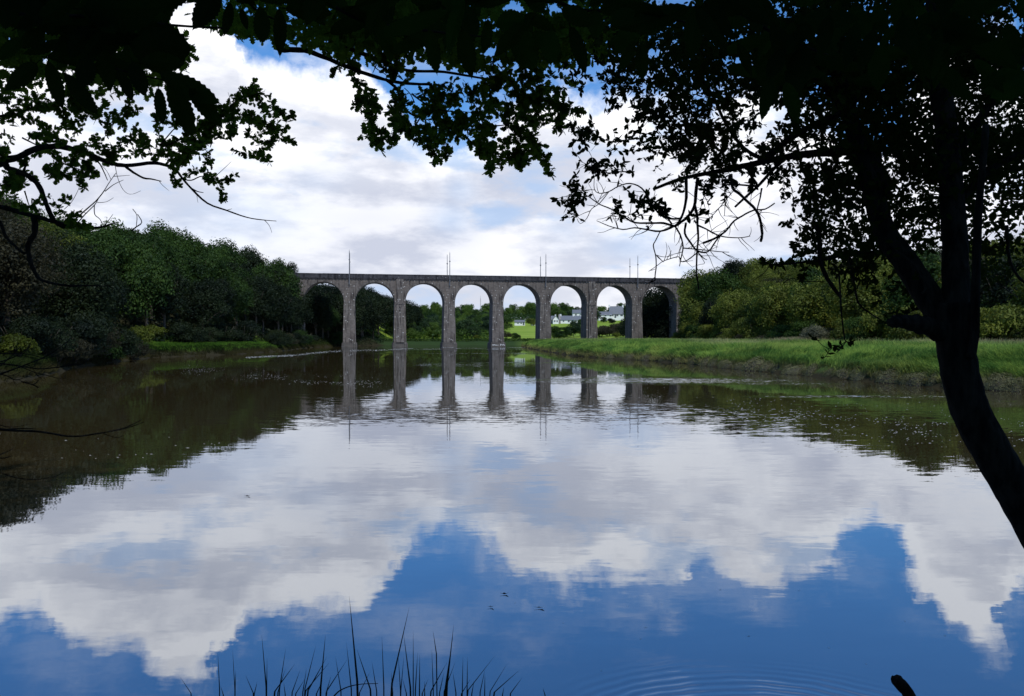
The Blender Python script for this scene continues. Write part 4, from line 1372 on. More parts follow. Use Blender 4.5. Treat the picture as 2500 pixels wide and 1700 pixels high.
# --- sweet chestnut hanging in from the top, very close
R3 = (0, 0, 2.79); R4 = (833, 0, 2.79); R5 = (1666, 0, 2.787)
ct = empty('chestnut_branch', P(600, -120, 1.9)); tag(ct, 'big toothed leaves of a dark chestnut branch hanging across the top left', 'branch')
ct2 = empty('chestnut_branch', P(1500, -120, 2.0)); tag(ct2, 'big toothed leaves of a dark chestnut branch across the top centre and right', 'branch')
limb(ct, [(-120, 30), (200, 40), (420, 62), (560, 70)], 1.9, 5, 2, smooth=4)
limb(ct, [(150, -40), (180, 90), (260, 160), (420, 200)], 1.95, 4, 1.5)
limb(ct, [(560, -60), (620, 20), (700, 60)], 1.9, 4, 1.5)
limb(ct2, [(700, -60), (860, 40), (1000, 70), (1180, 90)], 2.0, 5, 2)
limb(ct2, [(1250, -50), (1400, 20), (1540, 30), (1700, 60)], 2.0, 5, 2)
limb(ct2, [(1700, -50), (1850, 60), (1980, 120), (2100, 160)], 2.1, 5, 2)
lt = [(R3, (250, 430), (35, 625), .9), (R3, (330, 420), (435, 775), .9), (R3, (440, 500), (705, 835), .85), (R3, (800, 470), (930, 725), .9), (R3, (1150, 560), (1345, 975), .95),
      (R3, (1090, 500), (1560, 742), .75), (R3, (1290, 600), (1535, 892), .85), (R3, (1080, 600), (1110, 878), .9), (R3, (880, 300), (1362, 345), 1.5), (R3, (960, 430), (1290, 425), 1.2),
      (R3, (1490, -60), (1305, 215), 1.5), (R3, (1330, -40), (1500, 62), 1.3), (R3, (1570, 20), (1530, 262), 1.0), (R3, (1900, 60), (1916, 425), .75), (R3, (1640, 60), (1690, 220), 1.0), (R3, (1770, 40), (1802, 350), .7),
      (R3, (700, 330), (760, 650), 1.1), (R3, (600, 380), (560, 640), 1.0), (R3, (900, 420), (1000, 690), 1.0), (R3, (560, 60), (1180, 60), 1.1), (R3, (200, 90), (560, 210), 1.1),
      (R3, (60, -30), (40, 230), 1.3), (R3, (300, 200), (110, 340), 1.1), (R3, (150, 260), (-30, 420), 1.1), (R3, (600, 180), (460, 420), 1.1), (R3, (820, 120), (700, 420), 1.2),
      (R4, (250, 120), (360, 450), .9), (R4, (600, 200), (660, 545), 1.0), (R4, (820, 200), (900, 560), 1.1), (R4, (1200, 200), (1330, 540), 1.3), (R4, (1560, 180), (1690, 535), .9),
      (R4, (2040, 290), (2058, 575), .8), (R4, (2000, 280), (1880, 520), .9), (R4, (1250, 150), (1060, 380), 1.0), (R4, (1000, 130), (980, 400), 1.0), (R4, (1430, 200), (1420, 500), 1.1),
      (R4, (900, -60), (1110, 45), 1.3), (R4, (1250, 120), (1020, 175), 1.3), (R4, (1250, -60), (1420, 110), 1.4), (R4, (1500, 60), (1750, 180), 1.2), (R4, (1720, 60), (1750, 300), 1.0),
      (R4, (1900, -40), (1660, -20), 1.2), (R4, (2000, 80), (1790, 170), 1.2), (R4, (2200, 120), (2010, 240), 1.1), (R4, (1180, 230), (1200, 440), 1.0), (R4, (1300, 220), (1540, 400), 1.1),
      (R5, (90, 60), (60, 440), 1.1), (R5, (250, 40), (220, 330), 1.2), (R5, (380, 300), (480, 520), .9), (R5, (700, 330), (560, 560), 1.0), (R5, (830, 300), (720, 740), .9), (R5, (600, 520), (540, 850), .9), (R5, (700, 560), (800, 860), .9),
      (R5, (1000, 100), (930, 420), 1.0), (R5, (1300, 200), (1200, 520), 1.0), (R5, (1500, 100), (1560, 420), 1.0)]
GAPS = [(1255, 22, 32, 26), (1375, 18, 62, 16), (1466, 48, 14, 26), (1212, 76, 22, 8), (447, 18, 28, 20), (130, 52, 16, 14), (1420, 100, 16, 10), (1215, 155, 18, 20), (1275, 165, 18, 22), (1385, 170, 12, 30),
        (1600, 130, 26, 12), (1915, 290, 18, 30), (2063, 38, 9, 12), (1790, 148, 28, 10), (1845, 162, 22, 8), (1890, 108, 10, 18), (1810, 245, 14, 14), (2010, 215, 22, 10), (2065, 212, 12, 14), (2170, 182, 14, 6), (2440, 170, 14, 6), (2480, 60, 12, 22), (2425, 470, 16, 9), (188, 102, 10, 8), (15, 75, 14, 24), (20, 165, 24, 10), (400, 125, 10, 8), (1905, 25, 10, 14), (1655, 105, 8, 6)]


def in_gap(x, y, f=1.0):
    return any(((x - a) / (c * f)) ** 2 + ((y - b) / (d * f)) ** 2 < 1 for a, b, c, d in GAPS)


nleaf = {id(ct): 0, id(ct2): 0}
for (o_, a, b, ws) in lt:
    (x0, y0), (x1, y1) = Z([a, b], *o_)
    D = random.uniform(1.65, 1.95)
    par = ct if (x0 + x1) / 2 < 760 else ct2
    place_leaf(par, P(x0, y0, D), P(x1, y1, D + random.uniform(-.05, .05)), random.uniform(-.25, .25), wscale=ws / .85)
    nleaf[id(par)] += 1
maskA = [(-80, -150), (1480, -150), (1460, 60), (1400, 90), (1300, 130), (1180, 150), (1050, 150), (930, 135), (860, 110), (780, 95), (700, 60), (640, 30), (600, 20), (560, -10), (480, -20), (465, 40), (440, 130), (400, 165), (330, 205), (240, 185), (200, 190), (120, 170), (60, 175), (20, 120), (-80, 60)]
maskB = [(1250, -150), (2600, -150), (2600, 330), (2450, 250), (2300, 240), (2150, 230), (2000, 190), (1930, 240), (1850, 230), (1780, 190), (1700, 150), (1600, 130), (1500, 130), (1400, 110), (1330, 60), (1280, 10)]
for mask, par_n, cnt in ((maskA, 0, 225), (maskB, 1, 120)):
    k = 0
    while k < cnt:
        x0 = random.uniform(-80, 2560); y0 = random.uniform(-150, 260)
        D = random.uniform(1.7, 2.7)
        a = random.uniform(-.9, 2.6) if random.random() < .8 else random.uniform(0, 6.28)
        ln = random.uniform(.11, .17) / D * F
        x1, y1 = x0 + math.cos(a + .2) * ln, y0 + math.sin(a + .2) * ln
        if not (in_poly(x0, y0, mask) and in_poly((x0 * .15 + x1 * .85), (y0 * .15 + y1 * .85), mask)): continue
        if any(in_gap(x0 + (x1 - x0) * t_, y0 + (y1 - y0) * t_, 1.25) for t_ in (.2, .4, .6, .8)): continue
        par = ct if (x0 + x1) / 2 < 760 else ct2
        if nleaf[id(par)] > 290: k += 1; continue
        place_leaf(par, P(x0, y0, D), P(x1, y1, D + random.uniform(-.06, .06)), random.uniform(-.6, .6), wscale=random.uniform(.8, 1.3))
        nleaf[id(par)] += 1
        k += 1


# --- small leaves, thousands of them, as foliage of their branches
def oak_shape():
    pts = [(0, .0), (.12, .05), (.22, .18), (.30, .12), (.40, .30), (.50, .18), (.62, .38), (.72, .20), (.84, .26), (.92, .12), (1.0, .0)]
    up = pts; dn = [(x, -y) for x, y in pts[1:-1]][::-1]
    return up + dn


def fan_leaves(P0, dirs, nrm, size, shape, cup=0.15):
    """many flat-ish leaves from one outline: fan around a middle point"""
    n = len(P0)
    sh = np.array(shape)
    k = len(sh)
    side = np.cross(nrm, dirs); side /= np.linalg.norm(side, axis=1, keepdims=True) + 1e-9
    v = P0[:, None, :] + size[:, None, None] * (sh[None, :, 0, None] * dirs[:, None, :] + sh[None, :, 1, None] * side[:, None, :] + (np.abs(sh[None, :, 1, None]) * cup) * nrm[:, None, :])
    c = P0 + size[:, None] * .5 * dirs
    v = np.concatenate([v, c[:, None, :]], 1).reshape(-1, 3)
    base = np.arange(n)[:, None, None] * (k + 1)
    tri = np.array([[i, (i + 1) % k, k] for i in range(k)])
    f = (base + tri[None]).reshape(-1, 3)
    return v, f


ELL = [(0, 0), (.18, .17), (.45, .26), (.75, .17), (1.0, 0), (.75, -.17), (.45, -.26), (.18, -.17)]
ELL6 = [(0, 0), (.3, .25), (.72, .19), (1.0, 0), (.72, -.19), (.3, -.25)]
OAK = oak_shape()


def unit(a): return a / (np.linalg.norm(a, axis=-1, keepdims=True) + 1e-9)


def twigs_and_leaves(parent, spots, D, dj, shape, leaf, mat, twig_r=.8, per=26, leafname='foliage', twigname='twigs', clump=.5, rs=random, droop=.2):
    """spots: (x, y, rx, ry, weight[, sx, sy]) in photograph pixels. Twigs fan out inside each ellipse and carry the leaves."""
    mb = MB()
    P0, dirs = [], []
    loc = parent.location
    for sp in spots:
        x, y, rx, ry, wt = sp[:5]
        area = math.pi * rx * ry
        nt = max(2, int(area / 900 * wt))
        for k in range(nt):
            a = rs.uniform(0, 6.283); q = math.sqrt(rs.random()) * .85
            d = D + rs.uniform(-dj, dj)
            px, py = x + math.cos(a) * rx * q, y + math.sin(a) * ry * q
            b = rs.uniform(0, 6.283)
            ln = rs.uniform(25, 60)
            pts = []
            ddz = rs.uniform(-.12, .12)
            for j in range(4):
                pts.append(P(px, py, d + ddz * j))
                b += rs.uniform(-.5, .5)
                px += math.cos(b) * ln / 3; py += math.sin(b) * ln / 3 + droop * 4
            mb.tube([p - loc for p in pts], [twig_r * d / F, twig_r * .45 * d / F], 3, 1, cap=False)
            m = max(1, int(per * wt / max(wt, .001) * rs.uniform(.4, 1.2)))
            for j in range(m):
                t = rs.random() ** .7 * 3
                i = min(int(t), 2)
                p = pts[i].lerp(pts[i + 1], t - i)
                tv = (pts[i + 1] - pts[i]).normalized()
                dd = (tv * .6 + Vector((rs.gauss(0, .8), rs.gauss(0, .8), rs.gauss(-.15, .8)))).normalized()
                P0.append(tuple(p - loc)); dirs.append(tuple(dd))
    P0 = np.array(P0); dirs = np.array(dirs)
    nr = unit(np.cross(dirs, rng.normal(size=dirs.shape)))
    v, f = fan_leaves(P0, dirs, nr, leaf * rng.uniform(.6, 1.25, len(P0)), shape)
    tag(obj(leafname, mesh_from(leafname, v, f, M[mat]), parent), kind='stuff')
    tag(obj(twigname, mb.mesh(twigname, M['bark_dark']), parent), kind='stuff')


def fill_leaves(parent, spots, D0, D1, shape, leaf, mat, name='foliage', thresh=-.35, ns=.012, poly=None):
    """dense leaf masses: weight = mean number of leaves over any sight line"""
    la = .36 * leaf * leaf
    X, Yp, Dd = [], [], []
    for (x, y, rx, ry, lam) in spots:
        Dm = (D0 + D1) / 2
        area = math.pi * rx * ry
        n = int(lam * area / (la * .6 * (F / Dm) ** 2))
        a = rng.uniform(0, 2 * math.pi, n); q = np.sqrt(rng.random(n)) * rng.uniform(.9, 1.05, n)
        X.append(x + np.cos(a) * rx * q); Yp.append(y + np.sin(a) * ry * q); Dd.append(rng.uniform(D0, D1, n))
    X, Yp, Dd = map(np.concatenate, (X, Yp, Dd))
    keep = np.array([mnoise.noise(Vector((a * ns, b * ns, c * .5))) + .5 * mnoise.noise(Vector((a * ns * 3, b * ns * 3, c))) > thresh for a, b, c in zip(X, Yp, Dd)])
    keep &= np.array([not in_gap(a, b) for a, b in zip(X, Yp)])
    X, Yp, Dd = X[keep], Yp[keep], Dd[keep]
    P0 = np.stack([(X - CX) / F * Dd, Dd, EYE + (HY - Yp) / F * Dd], 1) - np.array(parent.location)
    dirs = rng.normal(size=P0.shape); dirs[:, 2] -= .3; dirs = unit(dirs)
    nr = unit(np.cross(dirs, rng.normal(size=dirs.shape)))
    v, f = fan_leaves(P0, dirs, nr, leaf * rng.uniform(.6, 1.3, len(P0)), shape)
    return tag(obj(name, mesh_from(name, v, f, M[mat]), parent), kind='stuff')


def sprigs(parent, curves, D, r0=2.0, r1=.7, leaf=None, shape=ELL, size=.04, mat='leaf_near', side=0, rs=random, name='twig', every=12.0, bunch=3):
    """thin bare or leafy twigs traced on the photograph, each with fine side shoots"""
    P0, dirs = [], []
    loc = parent.location
    for c in curves:
        rad0 = r0; 
        pts = [p for p in c if not isinstance(p, dict)]
        opt = [p for p in c if isinstance(p, dict)]
        opt = opt[0] if opt else {}
        ra, rb = opt.get('r', (r0, r1))
        dd0 = D + rs.uniform(-.25, .25)
        mb = MB()
        q = [P(p[0], p[1], dd0 + rs.uniform(-.015, .015) * k) - loc for k, p in enumerate(pts)]
        mb.tube(q, [(ra + (rb - ra) * i / (len(q) - 1)) * dd0 / F for i in range(len(q))], 5, 3, .12)
        # side shoots
        ns = opt.get('side', side)
        for k in range(ns):
            i = rs.randrange(len(pts) - 1); t = rs.random()
            x = pts[i][0] + (pts[i + 1][0] - pts[i][0]) * t; y = pts[i][1] + (pts[i + 1][1] - pts[i][1]) * t
            a = math.atan2(pts[i + 1][1] - pts[i][1], pts[i + 1][0] - pts[i][0]) + rs.choice((-1, 1)) * rs.uniform(.4, 1.1)
            ln = rs.uniform(14, 55); pp = []
            for j in range(4):
                pp.append(P(x, y, dd0 + .02 * j) - loc)
                a += rs.uniform(-.35, .35); x += math.cos(a) * ln / 3; y += math.sin(a) * ln / 3
            mb.tube(pp, [.9 * dd0 / F, .4 * dd0 / F], 4, 2)
            if opt.get('leafy', leaf):
                for j in range(rs.randrange(2, 6)):
                    p = pp[-1].lerp(pp[-2], rs.random() * 1.2)
                    P0.append(tuple(p)); dirs.append((rs.gauss(0, 1), rs.gauss(0, .6), rs.gauss(0, 1)))
        if opt.get('leafy', leaf):
            L_ = sum(math.dist(pts[i], pts[i + 1]) for i in range(len(pts) - 1))
            for k in range(int(L_ / every)):
                t = rs.random() * (len(q) - 1); i = min(int(t), len(q) - 2)
                p = q[i].lerp(q[i + 1], t - i)
                for b in range(bunch):
                    P0.append(tuple(p)); dirs.append((rs.gauss(0, 1), rs.gauss(0, .6), rs.gauss(0, 1)))
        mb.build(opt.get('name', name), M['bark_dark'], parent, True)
    if P0:
        P0 = np.array(P0); dirs = unit(np.array(dirs))
        nr = unit(np.cross(dirs, rng.normal(size=dirs.shape)))
        v, f = fan_leaves(P0, dirs, nr, size * rng.uniform(.6, 1.25, len(P0)), shape)
        tag(obj('twig_leaves', mesh_from('twig_leaves', v, f, M[mat]), parent), kind='stuff')


# --- oak reaching in from the left
N4 = (0, 150, 3.32); R6 = (0, 450, 2.79)
ok1 = empty('oak_branch', P(-60, 400, 5.0)); tag(ok1, 'gnarled oak branch with small lobed leaves reaching in from the left edge', 'branch')
limb(ok1, [(-160, 440)] + Z([(-60, 850), (60, 800), (150, 775), (300, 705), (450, 690), (600, 715), (750, 765), (900, 825), (1020, 845), (1250, 825), (1400, 860), (1435, 885)], *N4), 5.0, 9.5, 3.5, 'limb', rough=.14)
limb(ok1, Z([(20, 800), (60, 860), (130, 890), (230, 930), (310, 1000), (350, 1090), (380, 1170), (440, 1290), (520, 1340), (600, 1330)], *N4), 5.0, 8, 4.5, 'limb', rough=.16)
limb(ok1, [(-120, 490)] + Z([(0, 1180), (140, 1215), (260, 1250), (400, 1290), (600, 1340)], *N4), 5.2, 7, 4.5, 'limb', rough=.16)
limb(ok1, Z([(600, 1335), (700, 1325), (740, 1350), (840, 1340), (930, 1310)], *N4), 5.2, 5, 1.5, 'limb', rough=.2)
limb(ok1, Z([(230, 225), (238, 330), (190, 420), (205, 520), (250, 620), (300, 660), (460, 692), (600, 690), (740, 695)], *R6), 5.2, 8, 1.0, 'limb', rough=.2)
limb(ok1, Z([(0, 250), (25, 320), (60, 380), (150, 462), (185, 465)], *R6), 5.2, 4, 3, 'limb')
sprigs(ok1, [
    Z([(1425, 870), (1480, 950), (1560, 1040), (1680, 1150), (1840, 1210), (2000, 1265), (2120, 1285), (2240, 1295)], *N4) + [{'r': (3.2, .8), 'side': 2}],
    Z([(1020, 855), (1080, 900), (1160, 945), (1230, 955), (1305, 972)], *N4) + [{'r': (3.5, 1.2), 'side': 1}],
    Z([(1480, 955), (1550, 965), (1620, 935), (1700, 930), (1760, 950), (1820, 1030)], *N4) + [{'r': (1.8, .7)}],
    Z([(1560, 1035), (1600, 1055), (1650, 1065)], *N4), Z([(1760, 920), (1820, 865), (1875, 812)], *N4) + [{'r': (.9, .4)}],
    Z([(1830, 1210), (1880, 1195)], *N4) + [{'r': (1, .5)}],
    Z([(600, 1290), (700, 1200), (780, 1130), (840, 1055), (880, 990), (940, 905)], *N4) + [{'r': (2, .7), 'side': 2}], Z([(850, 1055), (920, 1000), (1000, 962)], *N4) + [{'r': (1.2, .6)}],
    Z([(630, 1310), (690, 1240), (770, 1160), (800, 1110)], *N4) + [{'r': (1.6, .8)}], Z([(765, 1165), (768, 1240), (810, 1280), (840, 1335)], *N4) + [{'r': (1.3, .8)}],
    Z([(790, 1145), (860, 1140), (920, 1105)], *N4) + [{'r': (.8, .4)}], Z([(840, 1340), (880, 1290), (915, 1240)], *N4) + [{'r': (1.2, .5)}],
    Z([(935, 850), (950, 930), (985, 1020), (1030, 1070), (1080, 1075), (1140, 1050)], *N4) + [{'r': (.8, .4)}],
    Z([(520, 1200), (580, 1140), (630, 1050), (680, 920), (720, 850)], *N4) + [{'r': (.8, .4)}],
    Z([(1075, 1197), (1110, 1250), (1105, 1335)], *N4) + [{'r': (1, .8)}], Z([(1115, 1240), (1150, 1305), (1100, 1345), (1065, 1375)], *N4) + [{'r': (1.0, 1.8)}],
    Z([(740, 780), (800, 820), (840, 890), (872, 965)], *N4) + [{'r': (2.4, .9)}], Z([(420, 740), (470, 800), (560, 850), (700, 890), (810, 905)], *N4) + [{'r': (2.0, .7), 'leafy': True, 'side': 3}],
    Z([(1460, 790), (1560, 715), (1650, 600), (1760, 500), (1850, 390), (1950, 290), (2080, 240)], *N4) + [{'r': (3, .8), 'side': 8, 'leafy': True}],
    Z([(1300, 700), (1450, 640), (1600, 560), (1800, 430), (2050, 450), (2230, 560)], *N4) + [{'r': (2.5, .8), 'side': 8, 'leafy': True}],
    Z([(1300, 680), (1400, 560), (1460, 510)], *N4) + [{'r': (2, .8)}], Z([(1450, 690), (1560, 720), (1650, 715)], *N4) + [{'r': (2, .7)}],
    Z([(180, 620), (260, 660), (340, 700)], *N4) + [{'r': (2.2, 1.4)}], Z([(210, 830), (195, 890), (180, 900)], *N4) + [{'r': (3, 2)}],
    Z([(0, 440), (120, 430), (300, 360), (480, 330)], *N4) + [{'r': (2, .8), 'leafy': True, 'side': 5}], Z([(280, 190), (340, 320), (420, 380)], *N4) + [{'r': (1, .6)}],
    Z([(575, 200), (590, 320), (650, 400), (760, 470)], *N4) + [{'r': (1.4, .7), 'leafy': True, 'side': 3}],
    Z([(380, 830), (400, 900), (440, 940), (540, 905)], *N4) + [{'r': (2, .8), 'leafy': True}],
    Z([(200, 1050), (230, 1150), (250, 1200)], *N4), Z([(0, 1010), (90, 980), (200, 990)], *N4) + [{'leafy': True, 'side': 3}],
], 5.0, shape=OAK, size=.055, mat='leaf_oak', every=5.0)
OE = [(60, 360, 100, 60, 1.2), (60, 560, 90, 70, 1.1), (40, 680, 60, 60, 1.2), (380, 370, 130, 60, 1.1), (520, 400, 80, 90, .9), (600, 530, 90, 40, .7), (360, 610, 90, 50, .9), (330, 690, 90, 60, .9), (500, 660, 100, 40, 1.2),
      (650, 650, 120, 60, 1.3), (800, 560, 130, 80, 1.4), (820, 700, 150, 90, 1.5), (950, 430, 110, 80, 1.1), (1000, 720, 130, 80, 1.4), (1180, 720, 130, 90, 1.4), (1060, 480, 80, 60, .6), (1320, 740, 90, 70, 1.2),
      (1400, 850, 70, 50, 1.3), (1420, 560, 80, 50, .8), (1500, 640, 110, 60, 1.1), (1650, 660, 110, 70, 1.2), (1600, 500, 80, 60, .9), (1780, 640, 110, 60, 1.1), (1900, 640, 90, 60, 1.2), (1980, 480, 100, 70, 1.2),
      (1960, 340, 90, 70, 1.2), (2070, 250, 100, 60, 1.2), (2160, 330, 70, 40, 1.1), (2030, 160 + 60, 50, 40, 1.0), (2120, 500, 80, 60, 1.0), (2230, 560, 70, 60, 1.1), (2280, 620, 40, 40, 1.0), (2060, 690, 70, 60, 1.1), (2050, 770, 50, 40, .9), (2260, 490, 50, 40, .9),
      (1660, 850, 50, 25, .7), (1740, 930, 50, 50, .9), (1760, 1010, 60, 30, .9), (560, 850, 70, 35, 1.1), (650, 910, 70, 30, 1.0), (430, 960, 60, 30, 1.1), (330, 790, 90, 50, 1.0), (700, 800, 60, 40, 1.0), (130, 960, 100, 50, 1.1), (150, 1030, 110, 50, 1.2), (60, 900, 60, 60, 1.0),
      (380, 1110, 80, 40, .9), (480, 1200, 70, 60, 1.1), (540, 1270, 70, 60, 1.2), (330, 1150, 60, 60, .8), (1380, 920, 35, 30, .5), (260, 500, 140, 40, .6), (1230, 600, 80, 40, .6), (700, 440, 60, 40, .6)]
twigs_and_leaves(ok1, [(q[0], q[1], e_[2] / 3.32, e_[3] / 3.32, e_[4]) for e_ in OE for q in Z([(e_[0], e_[1])], *N4)], 5.0, .5, OAK, .040, 'leaf_oak', per=38)

# --- oak hanging in the middle
ok2 = empty('oak_branch', P(850, 60, 5.2)); tag(ok2, 'oak branch with lobed leaves hanging down in the top middle', 'branch')
limb(ok2, Z([(-420, 340), (-250, 345), (-130, 385), (0, 440), (130, 490), (300, 545), (450, 570), (620, 575)], *R4), 5.2, 7, 3, 'limb', rough=.15)
limb(ok2, Z([(0, 300), (90, 345), (300, 425), (450, 480), (700, 492), (1000, 540), (1200, 560)], *R4), 5.3, 6, 2, 'limb', rough=.15)
limb(ok2, Z([(300, 540), (380, 610), (430, 730), (480, 780), (545, 805)], *R4), 5.2, 4, 2, 'limb', rough=.15)
sprigs(ok2, [Z([(480, 640), (560, 700), (640, 740), (730, 760), (830, 762), (955, 775)], *R4) + [{'r': (2.6, .9), 'side': 3}], Z([(1010, 545), (1020, 700), (1080, 790), (1160, 890), (1240, 960)], *R4) + [{'r': (2.4, 1), 'side': 3, 'leafy': True}],
              Z([(990, 860), (1100, 855), (1200, 830), (1290, 800), (1375, 768)], *R4) + [{'r': (1.8, .8)}], Z([(850, 930), (930, 1010), (990, 1045), (1130, 1080), (1200, 1060), (1275, 1010)], *R4) + [{'r': (2, .8), 'leafy': True, 'side': 2}],
              Z([(180, 395), (230, 460), (290, 500), (340, 540)], *R4) + [{'r': (1.6, .9)}], Z([(240, 440), (215, 500)], *R4), Z([(500, 700), (470, 640), (430, 600)], *R4) + [{'r': (1.6, .9)}],
              Z([(690, 800), (760, 720), (820, 690)], *R4), Z([(940, 1080), (945, 1030), (990, 980)], *R4) + [{'r': (1.2, .7)}], Z([(540, 800), (470, 900), (400, 890), (300, 920), (180, 880)], *R4) + [{'r': (2, .7), 'leafy': True, 'side': 4}],
              Z([(1280, 560), (1400, 590), (1490, 600), (1580, 600), (1660, 590)], *R4) + [{'r': (1.0, .6)}], Z([(1200, 640), (1350, 680), (1480, 700), (1570, 740)], *R4) + [{'r': (1.6, .7), 'leafy': True, 'side': 4}]],
       5.2, shape=OAK, size=.062, mat='leaf_oak', every=6.0)
OE = [(60, 520, 50, 35, 1.1), (150, 610, 70, 60, 1.3), (260, 640, 80, 60, 1.3), (130, 660, 30, 40, .8), (360, 590, 90, 50, 1.2), (450, 640, 90, 60, 1.2), (330, 790, 60, 50, 1.2), (400, 840, 80, 80, 1.3), (330, 930, 70, 60, 1.3), (220, 880, 60, 30, 1.0), (160, 910, 40, 30, .7),
      (520, 930, 60, 60, 1.4), (600, 880, 90, 80, 1.6), (700, 920, 90, 90, 1.7), (740, 970, 50, 50, 1.3), (700, 820, 130, 80, 1.7), (760, 700, 120, 70, 1.4), (640, 700, 80, 60, 1.2), (850, 880, 110, 80, 1.6), (940, 920, 70, 80, 1.5), (900, 790, 80, 50, 1.2),
      (860, 660, 50, 50, .9), (940, 700, 60, 40, .9), (700, 580, 120, 40, 1.2), (880, 560, 90, 40, 1.2), (1060, 590, 120, 50, 1.3), (1090, 680, 90, 60, 1.3), (1180, 620, 100, 60, 1.4), (1280, 700, 90, 80, 1.5), (1260, 780, 60, 40, 1.2), (1380, 700, 90, 60, 1.3), (1480, 700, 70, 50, 1.2), (1540, 740, 50, 50, 1.1),
      (1440, 770, 40, 40, 1.0), (1300, 830, 80, 50, 1.3), (1320, 900, 80, 60, 1.5), (1350, 980, 50, 60, 1.4), (1360, 1070, 22, 40, 1.1), (1200, 930, 60, 50, 1.2), (1080, 910, 45, 40, 1.7), (1060, 990, 40, 50, 1.4), (1030, 1080, 60, 50, 1.5), (1110, 1120, 55, 60, 1.7), (1210, 1045, 35, 20, 1.4),
      (1130, 540, 160, 60, 1.3), (1300, 560, 110, 60, 1.2), (1400, 520, 80, 50, 1.2), (940, 480, 90, 60, 1.2), (300, 460, 60, 30, .6), (1450, 560, 60, 60, .9), (60, 380, 40, 30, .6)]
twigs_and_leaves(ok2, [(q[0], q[1], e_[2] / 2.79, e_[3] / 2.79, e_[4]) for e_ in OE for q in Z([(e_[0], e_[1])], *R4)], 5.2, .45, OAK, .050, 'leaf_oak', per=38)

# --- the leaning tree at the right
N1 = (1350, 300, 3.512); N2 = (1850, 400, 3.16); N5 = (1900, 800, 2.873); R7 = (1500, 550, 2.324)
tr = empty('leaning_tree', (3.35, 4.3, -.1)); tag(tr, 'black leaning tree trunk with forked limbs and small leaves at the right side', 'tree')
TD = 4.0
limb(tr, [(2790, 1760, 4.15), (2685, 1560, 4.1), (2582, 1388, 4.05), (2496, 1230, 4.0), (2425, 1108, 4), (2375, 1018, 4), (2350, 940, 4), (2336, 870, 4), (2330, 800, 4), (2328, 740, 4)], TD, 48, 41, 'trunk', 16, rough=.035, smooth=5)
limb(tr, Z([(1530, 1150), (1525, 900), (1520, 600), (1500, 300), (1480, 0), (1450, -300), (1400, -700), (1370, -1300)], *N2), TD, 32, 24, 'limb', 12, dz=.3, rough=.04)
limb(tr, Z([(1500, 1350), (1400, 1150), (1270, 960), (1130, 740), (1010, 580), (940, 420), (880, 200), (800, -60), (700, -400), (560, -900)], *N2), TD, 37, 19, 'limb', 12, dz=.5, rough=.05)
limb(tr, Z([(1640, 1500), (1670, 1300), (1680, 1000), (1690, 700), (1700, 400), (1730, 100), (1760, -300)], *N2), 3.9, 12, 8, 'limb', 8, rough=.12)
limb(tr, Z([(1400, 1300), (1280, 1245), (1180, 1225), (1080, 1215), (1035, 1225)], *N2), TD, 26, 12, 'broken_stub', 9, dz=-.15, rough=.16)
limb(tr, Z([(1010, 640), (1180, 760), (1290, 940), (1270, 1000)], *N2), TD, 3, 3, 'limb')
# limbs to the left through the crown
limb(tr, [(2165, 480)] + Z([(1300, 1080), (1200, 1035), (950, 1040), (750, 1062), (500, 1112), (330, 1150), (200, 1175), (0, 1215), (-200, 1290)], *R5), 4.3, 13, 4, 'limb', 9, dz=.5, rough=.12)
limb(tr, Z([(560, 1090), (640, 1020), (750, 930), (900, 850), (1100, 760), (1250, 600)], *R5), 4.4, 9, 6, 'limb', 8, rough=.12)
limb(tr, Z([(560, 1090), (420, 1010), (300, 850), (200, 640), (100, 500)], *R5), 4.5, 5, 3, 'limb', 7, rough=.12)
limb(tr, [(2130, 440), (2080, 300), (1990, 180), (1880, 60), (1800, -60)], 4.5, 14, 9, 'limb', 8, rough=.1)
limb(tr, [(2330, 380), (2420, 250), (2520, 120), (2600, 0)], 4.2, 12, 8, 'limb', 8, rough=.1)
limb(tr, [(2320, 520), (2400, 430), (2480, 380), (2600, 330)], 4.2, 9, 6, 'limb', 8, rough=.1)
